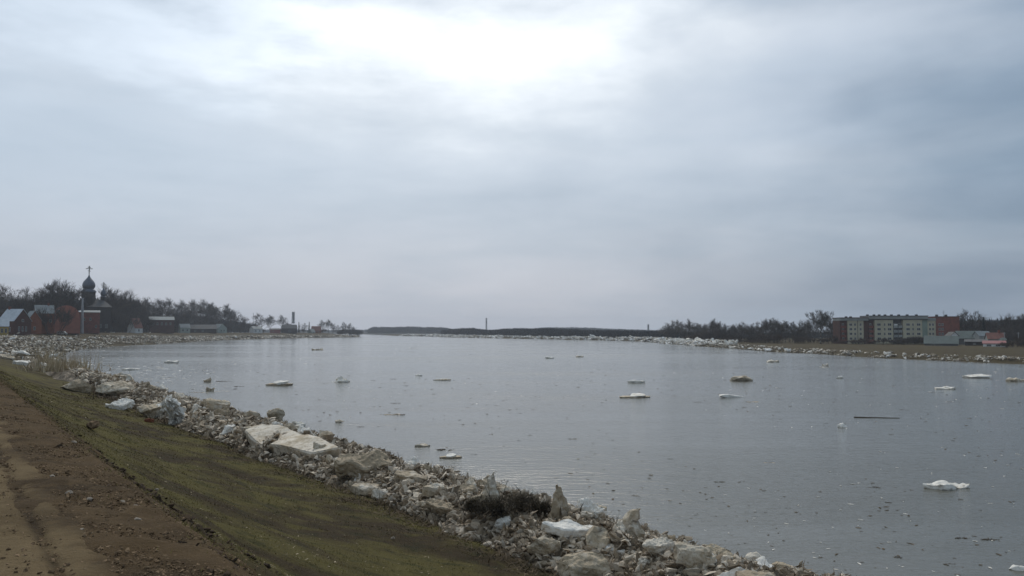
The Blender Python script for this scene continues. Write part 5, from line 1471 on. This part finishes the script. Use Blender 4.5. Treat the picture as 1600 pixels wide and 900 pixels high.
# sheds at right
house('shed', 'long green grey roofed shed in front of the brick end of the apartments', 1470, 350, 12.5, 8, 1.2, 3.0, M['dark_panel'], M['roof_green'], 0.0, [(-3, .1, 1, .8)], cat='shed')
house('shed', 'small white gabled hut peeping over the long green shed', 1487, 372, 3.5, 4, 4.2, 1.6, M['white'], M['roof_dark'], -0.9, [(0, 2.5, .6, .8)], cat='shed')
house('barn', 'wide green grey barn roof right of the brick end', 1513, 378, 10, 9, 3.0, 3.2, M['dark_panel'], M['roof_green'], 0.15, [(-2, 1, 1, 1)], cat='barn')
house('cottage', 'bluish grey cottage left of the red roofed house', 1534, 372, 5.5, 6, 4.0, 2.0, M['grey_panel'], M['roof_grey'], 0.5, [(-1, 1.2, 1, 1.2), (1, 1.2, 1, 1.2)])
house('cottage', 'orange red roofed house with dormer at right', 1554, 352, 6.2, 6, 3.0, 2.4, M['grey_panel'], M['roof_red'], 0.2, [(-1.4, 1.2, 1, 1.2), (1.2, 1.2, 1, 1.2)], (), 1.6)
house('shed', 'low white hut with red pink roof nearest the right shore', 1553, 325, 7.6, 4.5, 1.5, 0.9, M['white'], M['roof_pink'], 0.0, [(-1.8, .4, 1.6, .8), (1.2, .4, 1.6, .8)], roofkind='shed', cat='shed')
house('shed', 'little arched grey shed beside the red roofed house', 1567, 345, 2.6, 3, 2.0, 1.4, M['pale_green'], M['roof_grey'], -PI / 2, [], [(0, .4, 1.1, 1.6)], roofkind='arch', over=0.05, cat='shed')
house('shed', 'low dark garden shed between the barn roof and the cottage', 1522, 350, 7, 4, 1.8, 0.8, M['church_wall'], M['roof_dark'], 0.0, [(0, .6, 1, .7)], roofkind='shed', cat='shed')
# utility poles
for px, d, top, lab in ((1569, 340, 519, 'pale wooden pole beside the arched shed'), (1591, 350, 519, 'wooden pole among bushes at the right edge')):
    x = col_at(px, d); z = g1(x, d); H = zrow(top, d) - z; bm = bmesh.new(); tube(bm, (0, 0, -0.2), (0, 0, H), 0.16, 0.11, 8)
    o = empty('utility_pole', (x, d, z), 0, lab, 'pole'); link_mesh('shaft', bm_mesh('shaft', bm), M['pale_metal'], o)
    bm = bmesh.new(); box(bm, -0.7, 0.7, -0.06, 0.06, H - 0.5, H - 0.38); link_mesh('crossarm', bm_mesh('crossarm', bm), M['pale_metal'], o)

# ------------------------------------------------------------------ haze
HZ = bpy.data.materials.new('haze'); HZ.use_nodes = True
t = NT(HZ.node_tree); t.n.clear()
pv = t.new('ShaderNodeVolumePrincipled'); pv.inputs['Color'].default_value = (0.80, 0.86, 0.95, 1); pv.inputs['Density'].default_value = 0.00016
pv.inputs['Anisotropy'].default_value = 0.2
ou = t.new('ShaderNodeOutputMaterial'); t.l.new(pv.outputs[0], ou.inputs['Volume'])
bm = bmesh.new(); box(bm, -3600, 3600, -700, 3600, -4.5, 60)
ho = link_mesh('haze', bm_mesh('haze', bm), HZ); tag(ho, kind='stuff', label='thin grey blue air over the river and town', cat='haze')
TENS = {20: 'twenty', 30: 'thirty', 40: 'forty', 50: 'fifty', 60: 'sixty'}
def ordw(i):
    if i < 20: return ORD[i]
    t10 = (i + 1) // 10 * 10; r = (i + 1) % 10
    return (TENS[t10][:-1] + 'ieth') if r == 0 else TENS[t10] + ' ' + ORD[r - 1]
bpy.context.view_layer.update()
by = {}
for o in bpy.data.objects:
    if o.parent is None and o.get('label') and o.get('kind') is None: by.setdefault(o['label'], []).append(o)
for lab, L in by.items():
    if len(L) < 2: continue
    L.sort(key=lambda o: math.atan2(o.location.x, o.location.y))
    for i, o in enumerate(L): o['label'] = f'{ordw(i)} from the left, {lab}'
print('ICE BLOCKS', ICE_N, 'OBJECTS', len(bpy.data.objects))
